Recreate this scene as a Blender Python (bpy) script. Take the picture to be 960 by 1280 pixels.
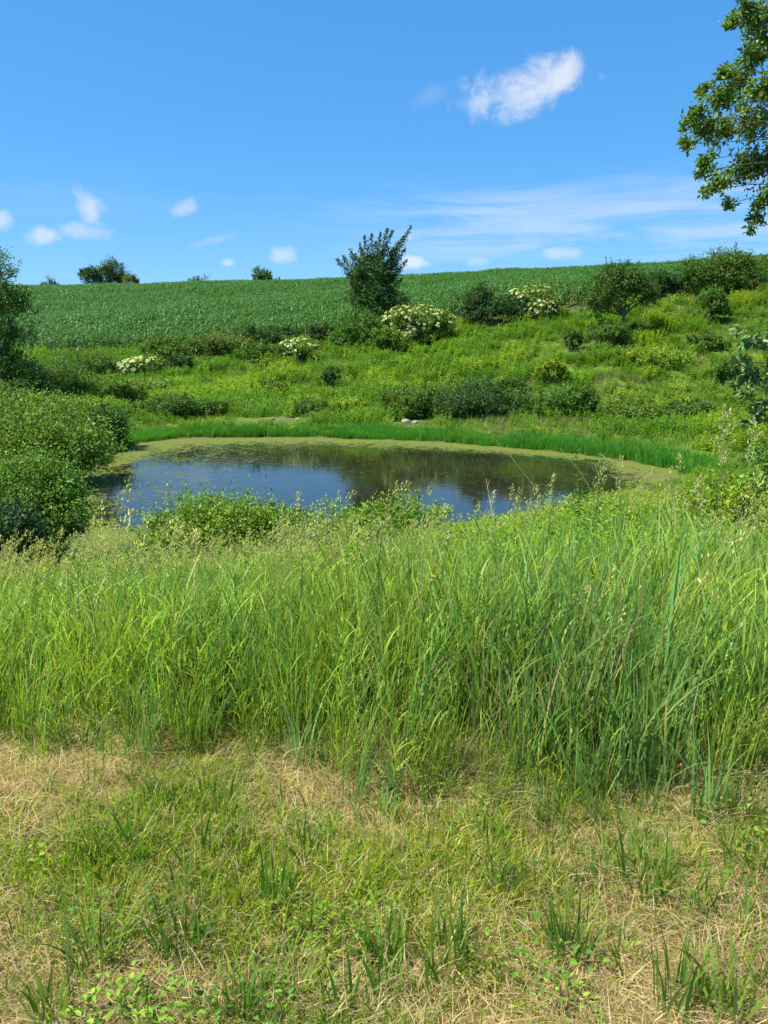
import bpy, math
import numpy as np
from math import radians, sin, cos, pi

for o in list(bpy.data.objects):
    bpy.data.objects.remove(o)
SC = bpy.context.scene
COL = SC.collection
rng = np.random.default_rng(7)

# ------------------------------------------------------------------ camera
EYE = 1.6
PITCH = radians(12.0)
cam = bpy.data.cameras.new('camera')
cam.sensor_fit = 'VERTICAL'
cam.sensor_height = 24.0
cam.lens = 961.0 / 1280.0 * 24.0
cam.clip_start = 0.05
cam.clip_end = 3000.0
cam_o = bpy.data.objects.new('camera', cam)
COL.objects.link(cam_o)
cam_o.location = (0, 0, EYE)
cam_o.rotation_euler = (pi / 2 - PITCH, 0, 0)
SC.camera = cam_o

# ------------------------------------------------------------------ sky, sun, exposure
SUN_EL = radians(60.0)
SUN_DIR = np.array([-0.96, -0.28, 0.0])
SUN_DIR = SUN_DIR / np.linalg.norm(SUN_DIR) * cos(SUN_EL)
SUN_DIR[2] = sin(SUN_EL)
SUN_STRENGTH = 5.0
SKY_STRENGTH = 0.097
EXPOSURE = 0.98

world = bpy.data.worlds.new('World')
SC.world = world
world.use_nodes = True
NT = world.node_tree
NT.nodes.clear()


class G:
    """small node-graph helper"""
    def __init__(s, tree):
        s.t = tree

    def n(s, typ, ins=None, **props):
        nd = s.t.nodes.new(typ)
        for k, v in props.items():
            setattr(nd, k, v)
        for k, v in (ins or {}).items():
            s.set(nd.inputs[k], v)
        return nd

    def set(s, sock, v):
        if isinstance(v, bpy.types.NodeSocket):
            s.t.links.new(v, sock)
        elif isinstance(v, bpy.types.Node):
            s.t.links.new(v.outputs[0], sock)
        else:
            sock.default_value = v

    def m(s, op, a, b=0.0, c=0.0, clamp=False):
        nd = s.t.nodes.new('ShaderNodeMath')
        nd.operation = op
        nd.use_clamp = clamp
        s.set(nd.inputs[0], a); s.set(nd.inputs[1], b); s.set(nd.inputs[2], c)
        return nd.outputs[0]

    def mix(s, f, a, b, blend='MIX'):
        nd = s.t.nodes.new('ShaderNodeMix')
        nd.data_type = 'RGBA'
        nd.blend_type = blend
        s.set(nd.inputs[0], f); s.set(nd.inputs[6], a); s.set(nd.inputs[7], b)
        return nd.outputs[2]

    def step(s, v, lo, hi):
        nd = s.t.nodes.new('ShaderNodeMapRange')
        nd.interpolation_type = 'SMOOTHSTEP'
        s.set(nd.inputs[0], v)
        nd.inputs[1].default_value = lo; nd.inputs[2].default_value = hi
        return nd.outputs[0]

    def noise(s, vec, scale, detail=3.0, rough=0.55, dist=0.0):
        nd = s.t.nodes.new('ShaderNodeTexNoise')
        s.set(nd.inputs['Vector'], vec)
        nd.inputs['Scale'].default_value = scale
        nd.inputs['Detail'].default_value = detail
        nd.inputs['Roughness'].default_value = rough
        nd.inputs['Distortion'].default_value = dist
        return nd.outputs[0]


def rgb(r, g, b):
    return (r, g, b, 1.0)


g = G(NT)
sky = g.n('ShaderNodeTexSky', sky_type='NISHITA')
sky.sun_disc = False
sky.sun_elevation = SUN_EL
sky.sun_rotation = math.atan2(SUN_DIR[0], SUN_DIR[1])
sky.altitude = 200
sky.air_density = 1.0
sky.dust_density = 0.35
sky.ozone_density = 2.2
hs = g.n('ShaderNodeHueSaturation', {'Color': sky.outputs[0]})
hs.inputs['Saturation'].default_value = 1.3
hs.inputs['Value'].default_value = 1.0
gm_ = g.n('ShaderNodeGamma', {'Color': hs.outputs[0], 'Gamma': 0.55})
skt = g.n('ShaderNodeVectorMath', {0: gm_.outputs[0]}, operation='MULTIPLY'); skt.inputs[1].default_value = (0.64, 1.36, 2.06)
tc = g.n('ShaderNodeTexCoord')
DIRV = tc.outputs['Generated']


def vdot(a, vec):
    nd = NT.nodes.new('ShaderNodeVectorMath')
    nd.operation = 'DOT_PRODUCT'
    NT.links.new(a, nd.inputs[0])
    nd.inputs[1].default_value = vec
    return nd.outputs['Value']


sep = g.n('ShaderNodeSeparateXYZ', {0: DIRV})
DX, DY, DZ = sep.outputs
n_fine = g.noise(DIRV, 26.0, 7.0, 0.62, 0.4)
n_mid = g.noise(DIRV, 9.0, 5.0, 0.6, 0.3)


def world_dir(px, py):
    """direction in the world (photo measured once; azimuth and elevation of a cloud)"""
    u = (px - 480) / 961.0; v = (640 - py) / 961.0
    d = np.array([u, cos(PITCH) + v * sin(PITCH), -sin(PITCH) + v * cos(PITCH)])
    return d / np.linalg.norm(d)


clouds = []   # small fair-weather clouds: direction, half width, half height, tilt, density
for px, py, a, b, tilt, dens in [
        (650, 110, 88, 36, 12, 1.0), (700, 94, 36, 26, 30, .9), (604, 126, 44, 18, 10, .6),
        (114, 260, 20, 32, 20, .7), (102, 290, 40, 15, 0, .5), (55, 296, 30, 15, 8, .65), (226, 262, 29, 14, 25, .5),
        (352, 320, 28, 16, 0, .6), (268, 300, 60, 9, 12, .25), (520, 328, 30, 15, 0, .9), (512, 298, 30, 14, 20, .5),
        (535, 122, 30, 14, 20, .12), (703, 316, 34, 11, 0, .55), (2, 275, 20, 16, 0, .6), (285, 328, 12, 9, 0, .6), (598, 326, 30, 10, 0, .4),
        (-180, 190, 90, 40, 0, .9), (1250, 120, 110, 45, 8, .9), (1120, 262, 80, 22, 0, .8)]:
    C = world_dir(px, py)
    R = np.cross(C, [0, 0, 1.0]); R /= np.linalg.norm(R)
    U = np.cross(R, C)
    t = radians(tilt)
    A = R * cos(t) + U * sin(t); B = -R * sin(t) + U * cos(t)
    u = g.m('MULTIPLY', vdot(DIRV, tuple(A)), 961.0 / a / 0.92)
    v = g.m('MULTIPLY', vdot(DIRV, tuple(B)), 961.0 / b / 0.92)
    r2 = g.m('ADD', g.m('MULTIPLY', u, u), g.m('MULTIPLY', v, v))
    body = g.m('SUBTRACT', 1.0, g.m('SQRT', r2))
    f = g.m('ADD', body, g.m('MULTIPLY', g.m('SUBTRACT', n_fine, 0.5), 1.9))
    f = g.step(f, 0.02, 0.95)
    f = g.m('MULTIPLY', f, g.m('GREATER_THAN', vdot(DIRV, tuple(C)), 0.3))
    clouds.append(g.m('MULTIPLY', f, dens))
cm = clouds[0]
for c in clouds[1:]:
    cm = g.m('MAXIMUM', cm, c)
# thin stratus veil low over the hill
mp = g.n('ShaderNodeMapping', {0: DIRV})
mp.inputs['Scale'].default_value = (1.4, 1.4, 13.0)
n_st = g.noise(mp.outputs[0], 3.2, 6.0, 0.6, 0.5)
el = g.m('ARCSINE', DZ)
band = g.m('MULTIPLY', g.step(el, radians(4), radians(7.5)), g.m('SUBTRACT', 1.0, g.step(el, radians(9.0), radians(12.5))))
az = g.step(DX, -0.12, 0.12)
veil = g.m('MULTIPLY', g.m('MULTIPLY', band, g.step(n_st, 0.36, 0.66)), g.m('ADD', g.m('MULTIPLY', az, 0.36), 0.08))
low = g.m('MULTIPLY', g.m('SUBTRACT', 1.0, g.step(el, radians(3), radians(11))), 0.10)
cm = g.m('MAXIMUM', cm, veil)
cm = g.m('MAXIMUM', cm, low)
cm = g.m('MULTIPLY', cm, g.m('GREATER_THAN', DZ, -0.02))
shade = g.m('ADD', 0.80, g.m('MULTIPLY', n_mid, 0.35))
ccol = g.mix(shade, rgb(3.3, 3.8, 4.5), rgb(4.9, 5.0, 5.2))
skyc = g.mix(g.m('MULTIPLY', cm, 0.84), skt.outputs[0], ccol)
bg = g.n('ShaderNodeBackground', {'Color': skyc, 'Strength': SKY_STRENGTH})
out = g.n('ShaderNodeOutputWorld', {'Surface': bg.outputs[0]})

sl = bpy.data.lights.new('sun', 'SUN')
sl.energy = SUN_STRENGTH
sl.angle = radians(0.5)
sl.color = (1.0, 0.955, 0.88)
so = bpy.data.objects.new('sun', sl)
COL.objects.link(so)
so.location = (-30, -10, 60)
import mathutils
so.rotation_euler = mathutils.Vector(SUN_DIR).to_track_quat('Z', 'Y').to_euler()

SC.view_settings.view_transform = 'Standard'
SC.view_settings.look = 'None'
SC.view_settings.exposure = EXPOSURE
SC.view_settings.gamma = 1.0
SC.cycles.max_bounces = 5
SC.cycles.diffuse_bounces = 2
SC.cycles.transmission_bounces = 4
SC.cycles.transparent_max_bounces = 4
SC.cycles.use_adaptive_sampling = True

# ------------------------------------------------------------------ measuring helpers
WATER = -2.1


def ray(px, py):
    u = (px - 480) / 961.0; v = (640 - py) / 961.0
    yw = cos(PITCH) + v * sin(PITCH); zw = -sin(PITCH) + v * cos(PITCH)
    return u, yw, zw


def at(px, py, Y):
    u, yw, zw = ray(px, py)
    return np.array([u * Y / yw, Y, EYE + zw * Y / yw])


def on_water(px, py):
    u, yw, zw = ray(px, py)
    Y = (WATER - EYE) * yw / zw
    return (u * Y / yw, Y)


def vnoise(x, y, seed=0):
    """smooth value noise 0..1"""
    x = np.asarray(x, float); y = np.asarray(y, float)
    xi = np.floor(x).astype(np.int64); yi = np.floor(y).astype(np.int64)
    fx = x - xi; fy = y - yi
    fx = fx * fx * (3 - 2 * fx); fy = fy * fy * (3 - 2 * fy)

    def h(a, b):
        n = (a * 374761393 + b * 668265263 + seed * 982451653) & 0xffffffff
        n = ((n ^ (n >> 13)) * 1274126177) & 0xffffffff
        return ((n ^ (n >> 16)) & 0xffff) / 65535.0
    return (h(xi, yi) * (1 - fx) + h(xi + 1, yi) * fx) * (1 - fy) + (h(xi, yi + 1) * (1 - fx) + h(xi + 1, yi + 1) * fx) * fy


def fbm(x, y, seed=0, octs=3):
    s = 0; a = 0.5; t = 0
    for i in range(octs):
        s = s + a * vnoise(x * 2 ** i, y * 2 ** i, seed + i * 17); t += a; a *= 0.5
    return s / t


# pond outline (world X, Y), smoothed
P = [on_water(*q) for q in [(112, 690), (98, 655), (100, 620), (118, 590), (140, 565), (175, 551), (260, 547), (400, 547), (540, 552),
                            (650, 559), (765, 573), (835, 583), (862, 592), (835, 606), (740, 630), (600, 655), (450, 674), (300, 690), (180, 702)]]
P = np.array(P)
for _ in range(2):
    Q = np.roll(P, -1, 0)
    P = np.stack([0.75 * P + 0.25 * Q, 0.25 * P + 0.75 * Q], 1).reshape(-1, 2)
POND = P
POND_C = P.mean(0)


def pond_sd(x, y):
    """signed distance to the shore, positive on land"""
    x = np.asarray(x, float).ravel(); y = np.asarray(y, float).ravel()
    d = np.full(x.shape, 1e9); ins = np.zeros(x.shape, bool)
    A = POND; B = np.roll(POND, -1, 0)
    for (ax, ay), (bx, by) in zip(A, B):
        ex, ey = bx - ax, by - ay
        t = np.clip(((x - ax) * ex + (y - ay) * ey) / (ex * ex + ey * ey), 0, 1)
        d = np.minimum(d, (x - ax - t * ex) ** 2 + (y - ay - t * ey) ** 2)
        c = ((ay > y) != (by > y)) & (x < (bx - ax) * (y - ay) / (by - ay + 1e-12) + ax)
        ins ^= c
    d = np.sqrt(d)
    return np.where(ins, -d, d)


# ------------------------------------------------------------------ terrain: thin-plate spline through surveyed points
cp = []
for px, py, Y in [(0, 540, 36), (200, 532, 36), (480, 531, 36.5), (700, 540, 35), (880, 556, 32), (1050, 560, 28),
                  (0, 505, 45), (200, 494, 46), (480, 486, 46), (700, 480, 46), (850, 470, 46), (1000, 455, 46), (-200, 520, 45),
                  (-200, 455, 62), (0, 448, 60), (120, 446, 60), (300, 436, 60), (480, 424, 60), (620, 402, 60), (740, 392, 60), (850, 380, 60), (960, 368, 60), (1150, 350, 60),
                  (-250, 392, 105), (60, 388, 105), (270, 384, 102), (480, 373, 98), (720, 357, 92), (960, 340, 88), (1200, 325, 85),
                  (-300, 370, 155), (50, 367, 155), (240, 363, 155), (480, 355, 145), (720, 344, 135), (960, 332, 125), (1250, 320, 120)]:
    cp.append(at(px, py, Y))
for x, y, z in [(-150, 210, 8.0), (-60, 215, 9.0), (0, 210, 11), (60, 200, 14), (150, 190, 17), (0, 330, 4), (-250, 330, 2), (250, 330, 8), (-300, 150, 6), (300, 150, 20),
                (-300, 0, -1), (300, 0, 4), (-150, 60, 0), (160, 60, 9), (0, -60, 0.6), (-200, -100, 0), (200, -100, 2), (0, -10, .1),
                # near bank
                (0, 0, 0), (-3, 0, 0), (3, 0, 0.02), (0, 1.5, 0), (-3, 2.9, 0), (-1, 2.9, 0), (1, 2.9, 0.0), (3, 2.9, 0.03), (-8, 2, -.05), (8, 2, .1), (-30, 0, -.5), (30, 0, 1.0),
                (-4, 6, -.98), (-1.5, 6, -.86), (1, 6, -.66), (3, 6, -.5), (6, 6, -.35), (12, 6, 0),
                (-6, 9, -1.72), (-3, 9, -1.66), (0, 9, -1.3), (3, 9, -1.05), (6, 9, -.9), (12, 9, -.5),
                (-6, 12, -2.0), (-3, 12, -2.0), (0, 13, -1.85), (4, 14, -1.65), (8, 15, -1.45), (14, 16, -.9),
                (-11, 12, -1.75), (-15, 18, -1.5), (-17, 25, -1.5), (-16, 31, -1.55), (-30, 20, -1.0), (-30, 35, -.8), (-12, 6, -1.1),
                (13, 22, -1.75), (16, 26, -1.5), (22, 20, -.6), (35, 30, 1.2)]:
    cp.append((x, y, z))
for x, y in POND[::6]:
    cp.append((x, y, WATER + 0.02))
cp = np.array(cp)


def _phi(r2):
    return np.where(r2 > 1e-9, 0.5 * r2 * np.log(np.maximum(r2, 1e-9)), 0.0)


S0 = 40.0
cx_, cy_ = cp[:, 0] / S0, cp[:, 1] / S0
n_ = len(cp)
K = _phi((cx_[:, None] - cx_[None]) ** 2 + (cy_[:, None] - cy_[None]) ** 2) + np.eye(n_) * 1e-5
PP = np.stack([np.ones(n_), cx_, cy_], 1)
M_ = np.block([[K, PP], [PP.T, np.zeros((3, 3))]])
W_ = np.linalg.solve(M_, np.concatenate([cp[:, 2], np.zeros(3)]))


def height(x, y):
    sh = np.shape(x)
    x = np.asarray(x, float).ravel(); y = np.asarray(y, float).ravel()
    out_ = np.empty(x.shape)
    for i in range(0, len(x), 40000):
        a, b = x[i:i + 40000], y[i:i + 40000]
        k = _phi((a[:, None] / S0 - cx_[None]) ** 2 + (b[:, None] / S0 - cy_[None]) ** 2)
        z = k @ W_[:n_] + W_[n_] + W_[n_ + 1] * a / S0 + W_[n_ + 2] * b / S0
        far = np.clip((b - 4) / 20, 0, 1)
        z = z + far * 0.5 * (fbm(a / 7, b / 7, 3) - 0.5) + 0.05 * (fbm(a / 0.7, b / 0.7, 9) - 0.5)
        near = (np.abs(a) < 40) & (b > 5) & (b < 45)
        sd = np.full(a.shape, 50.0)
        if near.any():
            sd[near] = pond_sd(a[near], b[near])
        shore = WATER + 0.04 + 0.10 * np.clip(sd, 0, 4)
        z = np.where((sd > 0) & (z < shore), shore, z)
        t = np.clip(sd / 2.5, 0, 1); t = t * t * (3 - 2 * t)
        z = np.where((sd > 0) & (sd < 2.5), shore * (1 - t) + z * t, z)
        z = np.where(sd <= 0, WATER + 0.04 - 0.35 * np.clip(-sd, 0, 2.0), z)
        out_[i:i + 40000] = z
    return out_.reshape(sh)


def h1(x, y):
    return float(height(np.array([x]), np.array([y]))[0])


# ------------------------------------------------------------------ mesh and object helpers
def make_mesh(name, V, F, cols=None, mat=None, smooth=False):
    V = np.asarray(V, np.float32); F = np.asarray(F, np.int32)
    me = bpy.data.meshes.new(name)
    k = F.shape[1]
    me.vertices.add(len(V)); me.vertices.foreach_set('co', V.ravel())
    me.loops.add(F.size); me.loops.foreach_set('vertex_index', F.ravel())
    me.polygons.add(len(F))
    me.polygons.foreach_set('loop_start', np.arange(0, F.size, k, dtype=np.int32))
    if cols is not None:
        a = me.color_attributes.new('leaf_colour', 'FLOAT_COLOR', 'POINT')
        c = np.ones((len(V), 4), np.float32); c[:, :3] = cols
        a.data.foreach_set('color', c.ravel())
    me.update(calc_edges=True)
    if smooth:
        me.polygons.foreach_set('use_smooth', np.ones(len(F), bool))
    if mat is not None:
        me.materials.append(mat)
    return me


def tag(o, label=None, cat=None, group=None, kind=None):
    for k, v in (('label', label), ('category', cat), ('group', group), ('kind', kind)):
        if v:
            o[k] = v
    return o


def link(name, me, parent=None, loc=(0, 0, 0), rz=0.0):
    o = bpy.data.objects.new(name, me)
    COL.objects.link(o)
    o.location = loc; o.rotation_euler = (0, 0, rz)
    if parent is not None:
        o.parent = parent
    return o


class Geo:
    """collects quads with a colour of their own"""
    def __init__(s):
        s.V = []; s.F = []; s.C = []; s.n = 0

    def add(s, V, F, C):
        V = np.asarray(V, float); C = np.asarray(C, float)
        if C.ndim == 1:
            C = np.broadcast_to(C, V.shape)
        s.V.append(V); s.F.append(np.asarray(F) + s.n); s.C.append(C); s.n += len(V)
        return s

    def mesh(s, name, mat, smooth=False):
        return make_mesh(name, np.concatenate(s.V), np.concatenate(s.F), np.concatenate(s.C), mat, smooth)


def norm(v):
    return v / (np.linalg.norm(v, axis=-1, keepdims=True) + 1e-9)


def vary(c, n, r, amt=0.25, yel=0.15):
    """n variations of one leaf colour"""
    c = np.array(c)
    k = 1 + amt * r.normal(size=(n, 1)).clip(-2, 2)
    y = yel * r.normal(size=(n, 1)).clip(-2, 2)
    out_ = c[None] * k
    out_ = out_ * np.concatenate([1 + y, np.ones((n, 1)), 1 - 0.6 * y], 1)
    return out_.clip(0.002, 0.8)


def blades(G_, base, hgt, wid, lean, lean_amt, col, r, segs=4, droop=0.25, base_col=None, curve=2.0):
    """n tapered, bent blades. base (n,3), hgt (n), wid (n), lean angle (n), lean amount (n)"""
    n = len(base)
    t = np.linspace(0, 1, segs + 1)[None, :, None]
    d = np.stack([np.cos(lean), np.sin(lean), np.zeros(n)], 1)[:, None]
    hh = hgt[:, None, None]; la = lean_amt[:, None, None]
    c = base[:, None] + d * hh * la * t ** curve + np.array([0, 0, 1.0]) * hh * (t - droop * np.minimum(la, 1.2) * t ** 3)
    fa = r.uniform(0, pi, n) if True else lean
    side = np.stack([np.cos(fa), np.sin(fa), 0 * fa], 1)[:, None]
    w = wid[:, None, None] * (np.minimum(1, 0.55 + 1.5 * t) * (1 - t ** 2.2) + 0.03) * 0.5
    L = c - side * w; Rr = c + side * w
    V = np.stack([L, Rr], 2).reshape(-1, 3)
    k = 2 * (segs + 1)
    i = (np.arange(n) * k)[:, None] + (np.arange(segs) * 2)[None]
    F = np.stack([i, i + 1, i + 3, i + 2], -1).reshape(-1, 4)
    if base_col is None:
        C = np.repeat(col, k, 0)
    else:
        tt = np.clip(np.repeat(np.linspace(0, 1, segs + 1), 2) * 2.0, 0, 1)[None, :, None]
        C = (np.asarray(base_col)[None, None] * (1 - tt) + col[:, None] * tt).reshape(-1, 3)
    G_.add(V, F, C)


def leaves(G_, pos, axis, nrm, ln, wd, col, fold=0.25, six=False, droop=0.15):
    """pointed oval leaves folded along the midrib"""
    n = len(pos)
    axis = norm(axis); side = norm(np.cross(axis, nrm)); up = np.cross(side, axis)
    L = ln[:, None]; W = wd[:, None]
    tip = pos + axis * L - up * L * droop
    if six:
        a = pos + axis * L * 0.3; b = pos + axis * L * 0.68 - up * L * droop * 0.4
        V = np.stack([pos, a - side * W * .5 + up * W * fold, b - side * W * .42 + up * W * fold, tip,
                      b + side * W * .42 + up * W * fold, a + side * W * .5 + up * W * fold], 1).reshape(-1, 3)
        i = np.arange(n) * 6
        F = np.concatenate([np.stack([i, i + 3, i + 2, i + 1], 1), np.stack([i, i + 5, i + 4, i + 3], 1)])
        C = np.repeat(col, 6, 0)
    else:
        a = pos + axis * L * 0.45
        V = np.stack([pos, a - side * W * .5 + up * W * fold, tip, a + side * W * .5 + up * W * fold], 1).reshape(-1, 3)
        i = np.arange(n) * 4
        F = np.stack([i, i + 1, i + 2, i + 3], 1)
        C = np.repeat(col, 4, 0)
    G_.add(V, F, C)


def tube(G_, pts, rads, col, sides=6):
    pts = np.asarray(pts, float); m = len(pts)
    tan = norm(np.gradient(pts, axis=0))
    ref = np.array([0.31, 0.95, 0.1])
    s = norm(np.cross(tan, ref)); u = np.cross(s, tan)
    a = np.linspace(0, 2 * pi, sides, endpoint=False)
    V = pts[:, None] + np.asarray(rads)[:, None, None] * (np.cos(a)[None, :, None] * s[:, None] + np.sin(a)[None, :, None] * u[:, None])
    V = V.reshape(-1, 3)
    F = []
    for i in range(m - 1):
        for j in range(sides):
            k = (j + 1) % sides
            F.append((i * sides + j, i * sides + k, (i + 1) * sides + k, (i + 1) * sides + j))
    G_.add(V, F, np.array(col))


def bez(a, b, n=6, sag=0.0, r=None, wob=0.0):
    a = np.asarray(a, float); b = np.asarray(b, float)
    t = np.linspace(0, 1, n)[:, None]
    p = a * (1 - t) + b * t
    L = np.linalg.norm(b - a)
    p[:, 2] += sag * L * (4 * t[:, 0] * (1 - t[:, 0]))
    if r is not None and wob:
        p[1:-1] += r.normal(size=(n - 2, 3)) * wob * L
    return p


# ------------------------------------------------------------------ materials
def leaf_material(name, trans=0.4, rough=0.5, spec=0.35, amt=0.35, nscale=1.5, tcol=(1.25, 1.35, 0.45), hshift=-.06):
    m = bpy.data.materials.new(name); m.use_nodes = True
    t = m.node_tree; t.nodes.clear(); q = G(t)
    at_ = q.n('ShaderNodeAttribute', attribute_name='leaf_colour')
    oi = q.n('ShaderNodeObjectInfo')
    geo = q.n('ShaderNodeNewGeometry')
    ns = q.noise(geo.outputs['Position'], nscale, 3.0)
    k = q.m('ADD', q.m('MULTIPLY', q.m('SUBTRACT', oi.outputs['Random'], 0.5), amt), q.m('ADD', 1.0, q.m('MULTIPLY', q.m('SUBTRACT', ns, 0.5), amt * 1.6)))
    vm = q.n('ShaderNodeVectorMath', operation='SCALE'); q.set(vm.inputs[0], at_.outputs['Color']); q.set(vm.inputs['Scale'], k)
    hue = q.n('ShaderNodeHueSaturation', {'Color': vm.outputs[0]})
    q.set(hue.inputs['Hue'], q.m('ADD', 0.5, q.m('MULTIPLY', q.m('SUBTRACT', q.noise(geo.outputs['Position'], nscale * 0.37, 2.0), 0.5), hshift)))
    base = hue.outputs[0]
    pb = q.n('ShaderNodeBsdfPrincipled', {'Base Color': base, 'Roughness': rough})
    pb.inputs['Specular IOR Level'].default_value = spec
    tm = q.n('ShaderNodeVectorMath', {0: base}, operation='MULTIPLY'); tm.inputs[1].default_value = tcol
    tr = q.n('ShaderNodeBsdfTranslucent', {'Color': tm.outputs[0]})
    mx = q.n('ShaderNodeMixShader', {0: trans, 1: pb.outputs[0], 2: tr.outputs[0]})
    q.n('ShaderNodeOutputMaterial', {'Surface': mx.outputs[0]})
    return m


M_LEAF = leaf_material('leaf', 0.28, 0.5, 0.3)
M_FARLEAF = leaf_material('far_leaf', 0.28, 0.55, 0.3, 0.2, 0.7)
M_GRASS = leaf_material('grass_blade', 0.42, 0.5, 0.2, 0.4, 0.8, hshift=-.03)
M_FARGRASS = leaf_material('meadow_blade', 0.40, 0.6, 0.25, 0.30, 0.22)
M_CORN = leaf_material('corn_leaf', 0.28, 0.4, 0.35, 0.25, 0.3, (1.0, 1.3, 0.5))
M_PETAL = leaf_material('blossom', 0.2, 0.6, 0.2, 0.08, 3.0, (1, 1, 0.8))


def bark_material():
    m = bpy.data.materials.new('bark'); m.use_nodes = True
    t = m.node_tree; q = G(t); pb = t.nodes['Principled BSDF']
    geo = q.n('ShaderNodeNewGeometry')
    mp_ = q.n('ShaderNodeMapping', {0: geo.outputs['Position']}); mp_.inputs['Scale'].default_value = (9, 9, 2)
    ns = q.noise(mp_.outputs[0], 3.0, 5.0, 0.6)
    q.set(pb.inputs['Base Color'], q.mix(ns, rgb(.05, .038, .027), rgb(.20, .16, .12)))
    pb.inputs['Roughness'].default_value = 0.9
    bp = q.n('ShaderNodeBump', {'Height': ns}); bp.inputs['Strength'].default_value = 0.6; bp.inputs['Distance'].default_value = 0.02
    q.set(pb.inputs['Normal'], bp.outputs[0])
    return m


M_BARK = bark_material()


def ground_material():
    m = bpy.data.materials.new('ground_soil_and_turf'); m.use_nodes = True
    t = m.node_tree; q = G(t); pb = t.nodes['Principled BSDF']
    geo = q.n('ShaderNodeNewGeometry'); pos = geo.outputs['Position']
    zone = q.n('ShaderNodeAttribute', attribute_name='zone')     # r: mown verge, g: meadow, b: bare mud
    zs = q.n('ShaderNodeSeparateColor', {0: zone.outputs['Color']})
    n1 = q.noise(pos, 3.0, 6.0, 0.65); n2 = q.noise(pos, 45.0, 5.0, 0.7); n3 = q.noise(pos, 0.25, 3.0)
    n4 = q.noise(pos, 0.9, 4.0)
    thatch = q.mix(q.step(n2, 0.35, 0.68), rgb(.07, .05, .028), rgb(.36, .27, .14))
    thatch = q.mix(q.m('MULTIPLY', q.step(n1, 0.45, 0.7), 0.5), thatch, rgb(.12, .15, .04))
    meadow = q.mix(q.step(n4, 0.35, 0.65), rgb(.06, .11, .014), rgb(.11, .17, .022))
    meadow = q.mix(q.step(n3, 0.5, 0.75), meadow, rgb(.10, .12, .035))
    soil = q.mix(n1, rgb(.07, .055, .03), rgb(.19, .15, .09))
    c = q.mix(zs.outputs[0], meadow, thatch)
    c = q.mix(zs.outputs[2], c, soil)
    q.set(pb.inputs['Base Color'], c)
    pb.inputs['Roughness'].default_value = 0.95
    pb.inputs['Specular IOR Level'].default_value = 0.1
    bp = q.n('ShaderNodeBump', {'Height': q.m('ADD', n2, q.m('MULTIPLY', n1, 2.0))}); bp.inputs['Strength'].default_value = 0.9; bp.inputs['Distance'].default_value = 0.03
    q.set(pb.inputs['Normal'], bp.outputs[0])
    return m


# ------------------------------------------------------------------ ground sheet
def verge_edge(x):
    """Y where the mown verge gives way to the tall grass"""
    return 2.66 - 0.17 * np.clip(x, -3, 3) + 0.55 * (fbm(x * 1.9 + 5, 0 * x + 2, 5) - 0.5)


def nonuni(lo, hi, c, d0, grow):
    a = [c]; d = d0
    while a[-1] < hi:
        a.append(a[-1] + d); d *= grow
    b = [c]; d = d0
    while b[-1] > lo:
        b.append(b[-1] - d); d *= grow
    return np.array(sorted(set(b[1:] + a)))


gx = nonuni(-600, 600, 0, 0.16, 1.022)
gy = nonuni(-300, 900, 2.0, 0.12, 1.018)
GX, GY = np.meshgrid(gx, gy)
GZ = height(GX, GY)
nx, ny = len(gx), len(gy)
ii = np.arange(nx * ny).reshape(ny, nx)
F = np.stack([ii[:-1, :-1], ii[:-1, 1:], ii[1:, 1:], ii[1:, :-1]], -1).reshape(-1, 4)
gm = make_mesh('ground', np.stack([GX, GY, GZ], -1).reshape(-1, 3), F, None, ground_material(), True)
za = gm.color_attributes.new('zone', 'FLOAT_COLOR', 'POINT')
zc = np.zeros((nx * ny, 4), np.float32); zc[:, 3] = 1
xx, yy = GX.ravel(), GY.ravel()
zc[:, 0] = np.clip((verge_edge(xx) + 0.5 - yy) / 0.8, 0, 1)
inb = (np.abs(xx) < 40) & (yy > 5) & (yy < 60)
sdg = np.full(xx.shape, 50.0); sdg[inb] = pond_sd(xx[inb], yy[inb])
zc[:, 2] = np.clip(1 - sdg / 0.35, 0, 1) * .7
for mx_, my_, rr in [at(355, 537, 36.3)[:2].tolist() + [1.5], at(510, 545, 35.0)[:2].tolist() + [.8]]:
    zc[:, 2] = np.maximum(zc[:, 2], np.clip(1.3 - np.hypot((xx - mx_) / 1.8, yy - my_) / rr * 1.6, 0, 1))
corn_z = np.clip((yy - 60) / 3, 0, 1)
zc[:, 2] = np.maximum(zc[:, 2], corn_z * 0.8)
za.data.foreach_set('color', zc.ravel())
ground = link('ground', gm)
tag(ground, kind='structure')

# ------------------------------------------------------------------ pond water
bx0, by0 = POND.min(0) - 1.0; bx1, by1 = POND.max(0) + 1.0
wx = np.arange(bx0, bx1, 0.22); wy = np.arange(by0, by1, 0.22)
WX, WY = np.meshgrid(wx, wy)
sdw = pond_sd(WX, WY).reshape(WX.shape)
keep = sdw < 0.45
ii = np.arange(WX.size).reshape(WX.shape)
kf = keep[:-1, :-1] & keep[:-1, 1:] & keep[1:, 1:] & keep[1:, :-1]
F = np.stack([ii[:-1, :-1], ii[:-1, 1:], ii[1:, 1:], ii[1:, :-1]], -1)[kf]
used = np.unique(F); remap = np.full(WX.size, -1); remap[used] = np.arange(len(used))
wm = bpy.data.materials.new('pond_water'); wm.use_nodes = True
q = G(wm.node_tree); pb = wm.node_tree.nodes['Principled BSDF']
geo = q.n('ShaderNodeNewGeometry'); pos = geo.outputs['Position']
sa = q.n('ShaderNodeAttribute', attribute_name='shore')
sh_ = sa.outputs['Fac']
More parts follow.
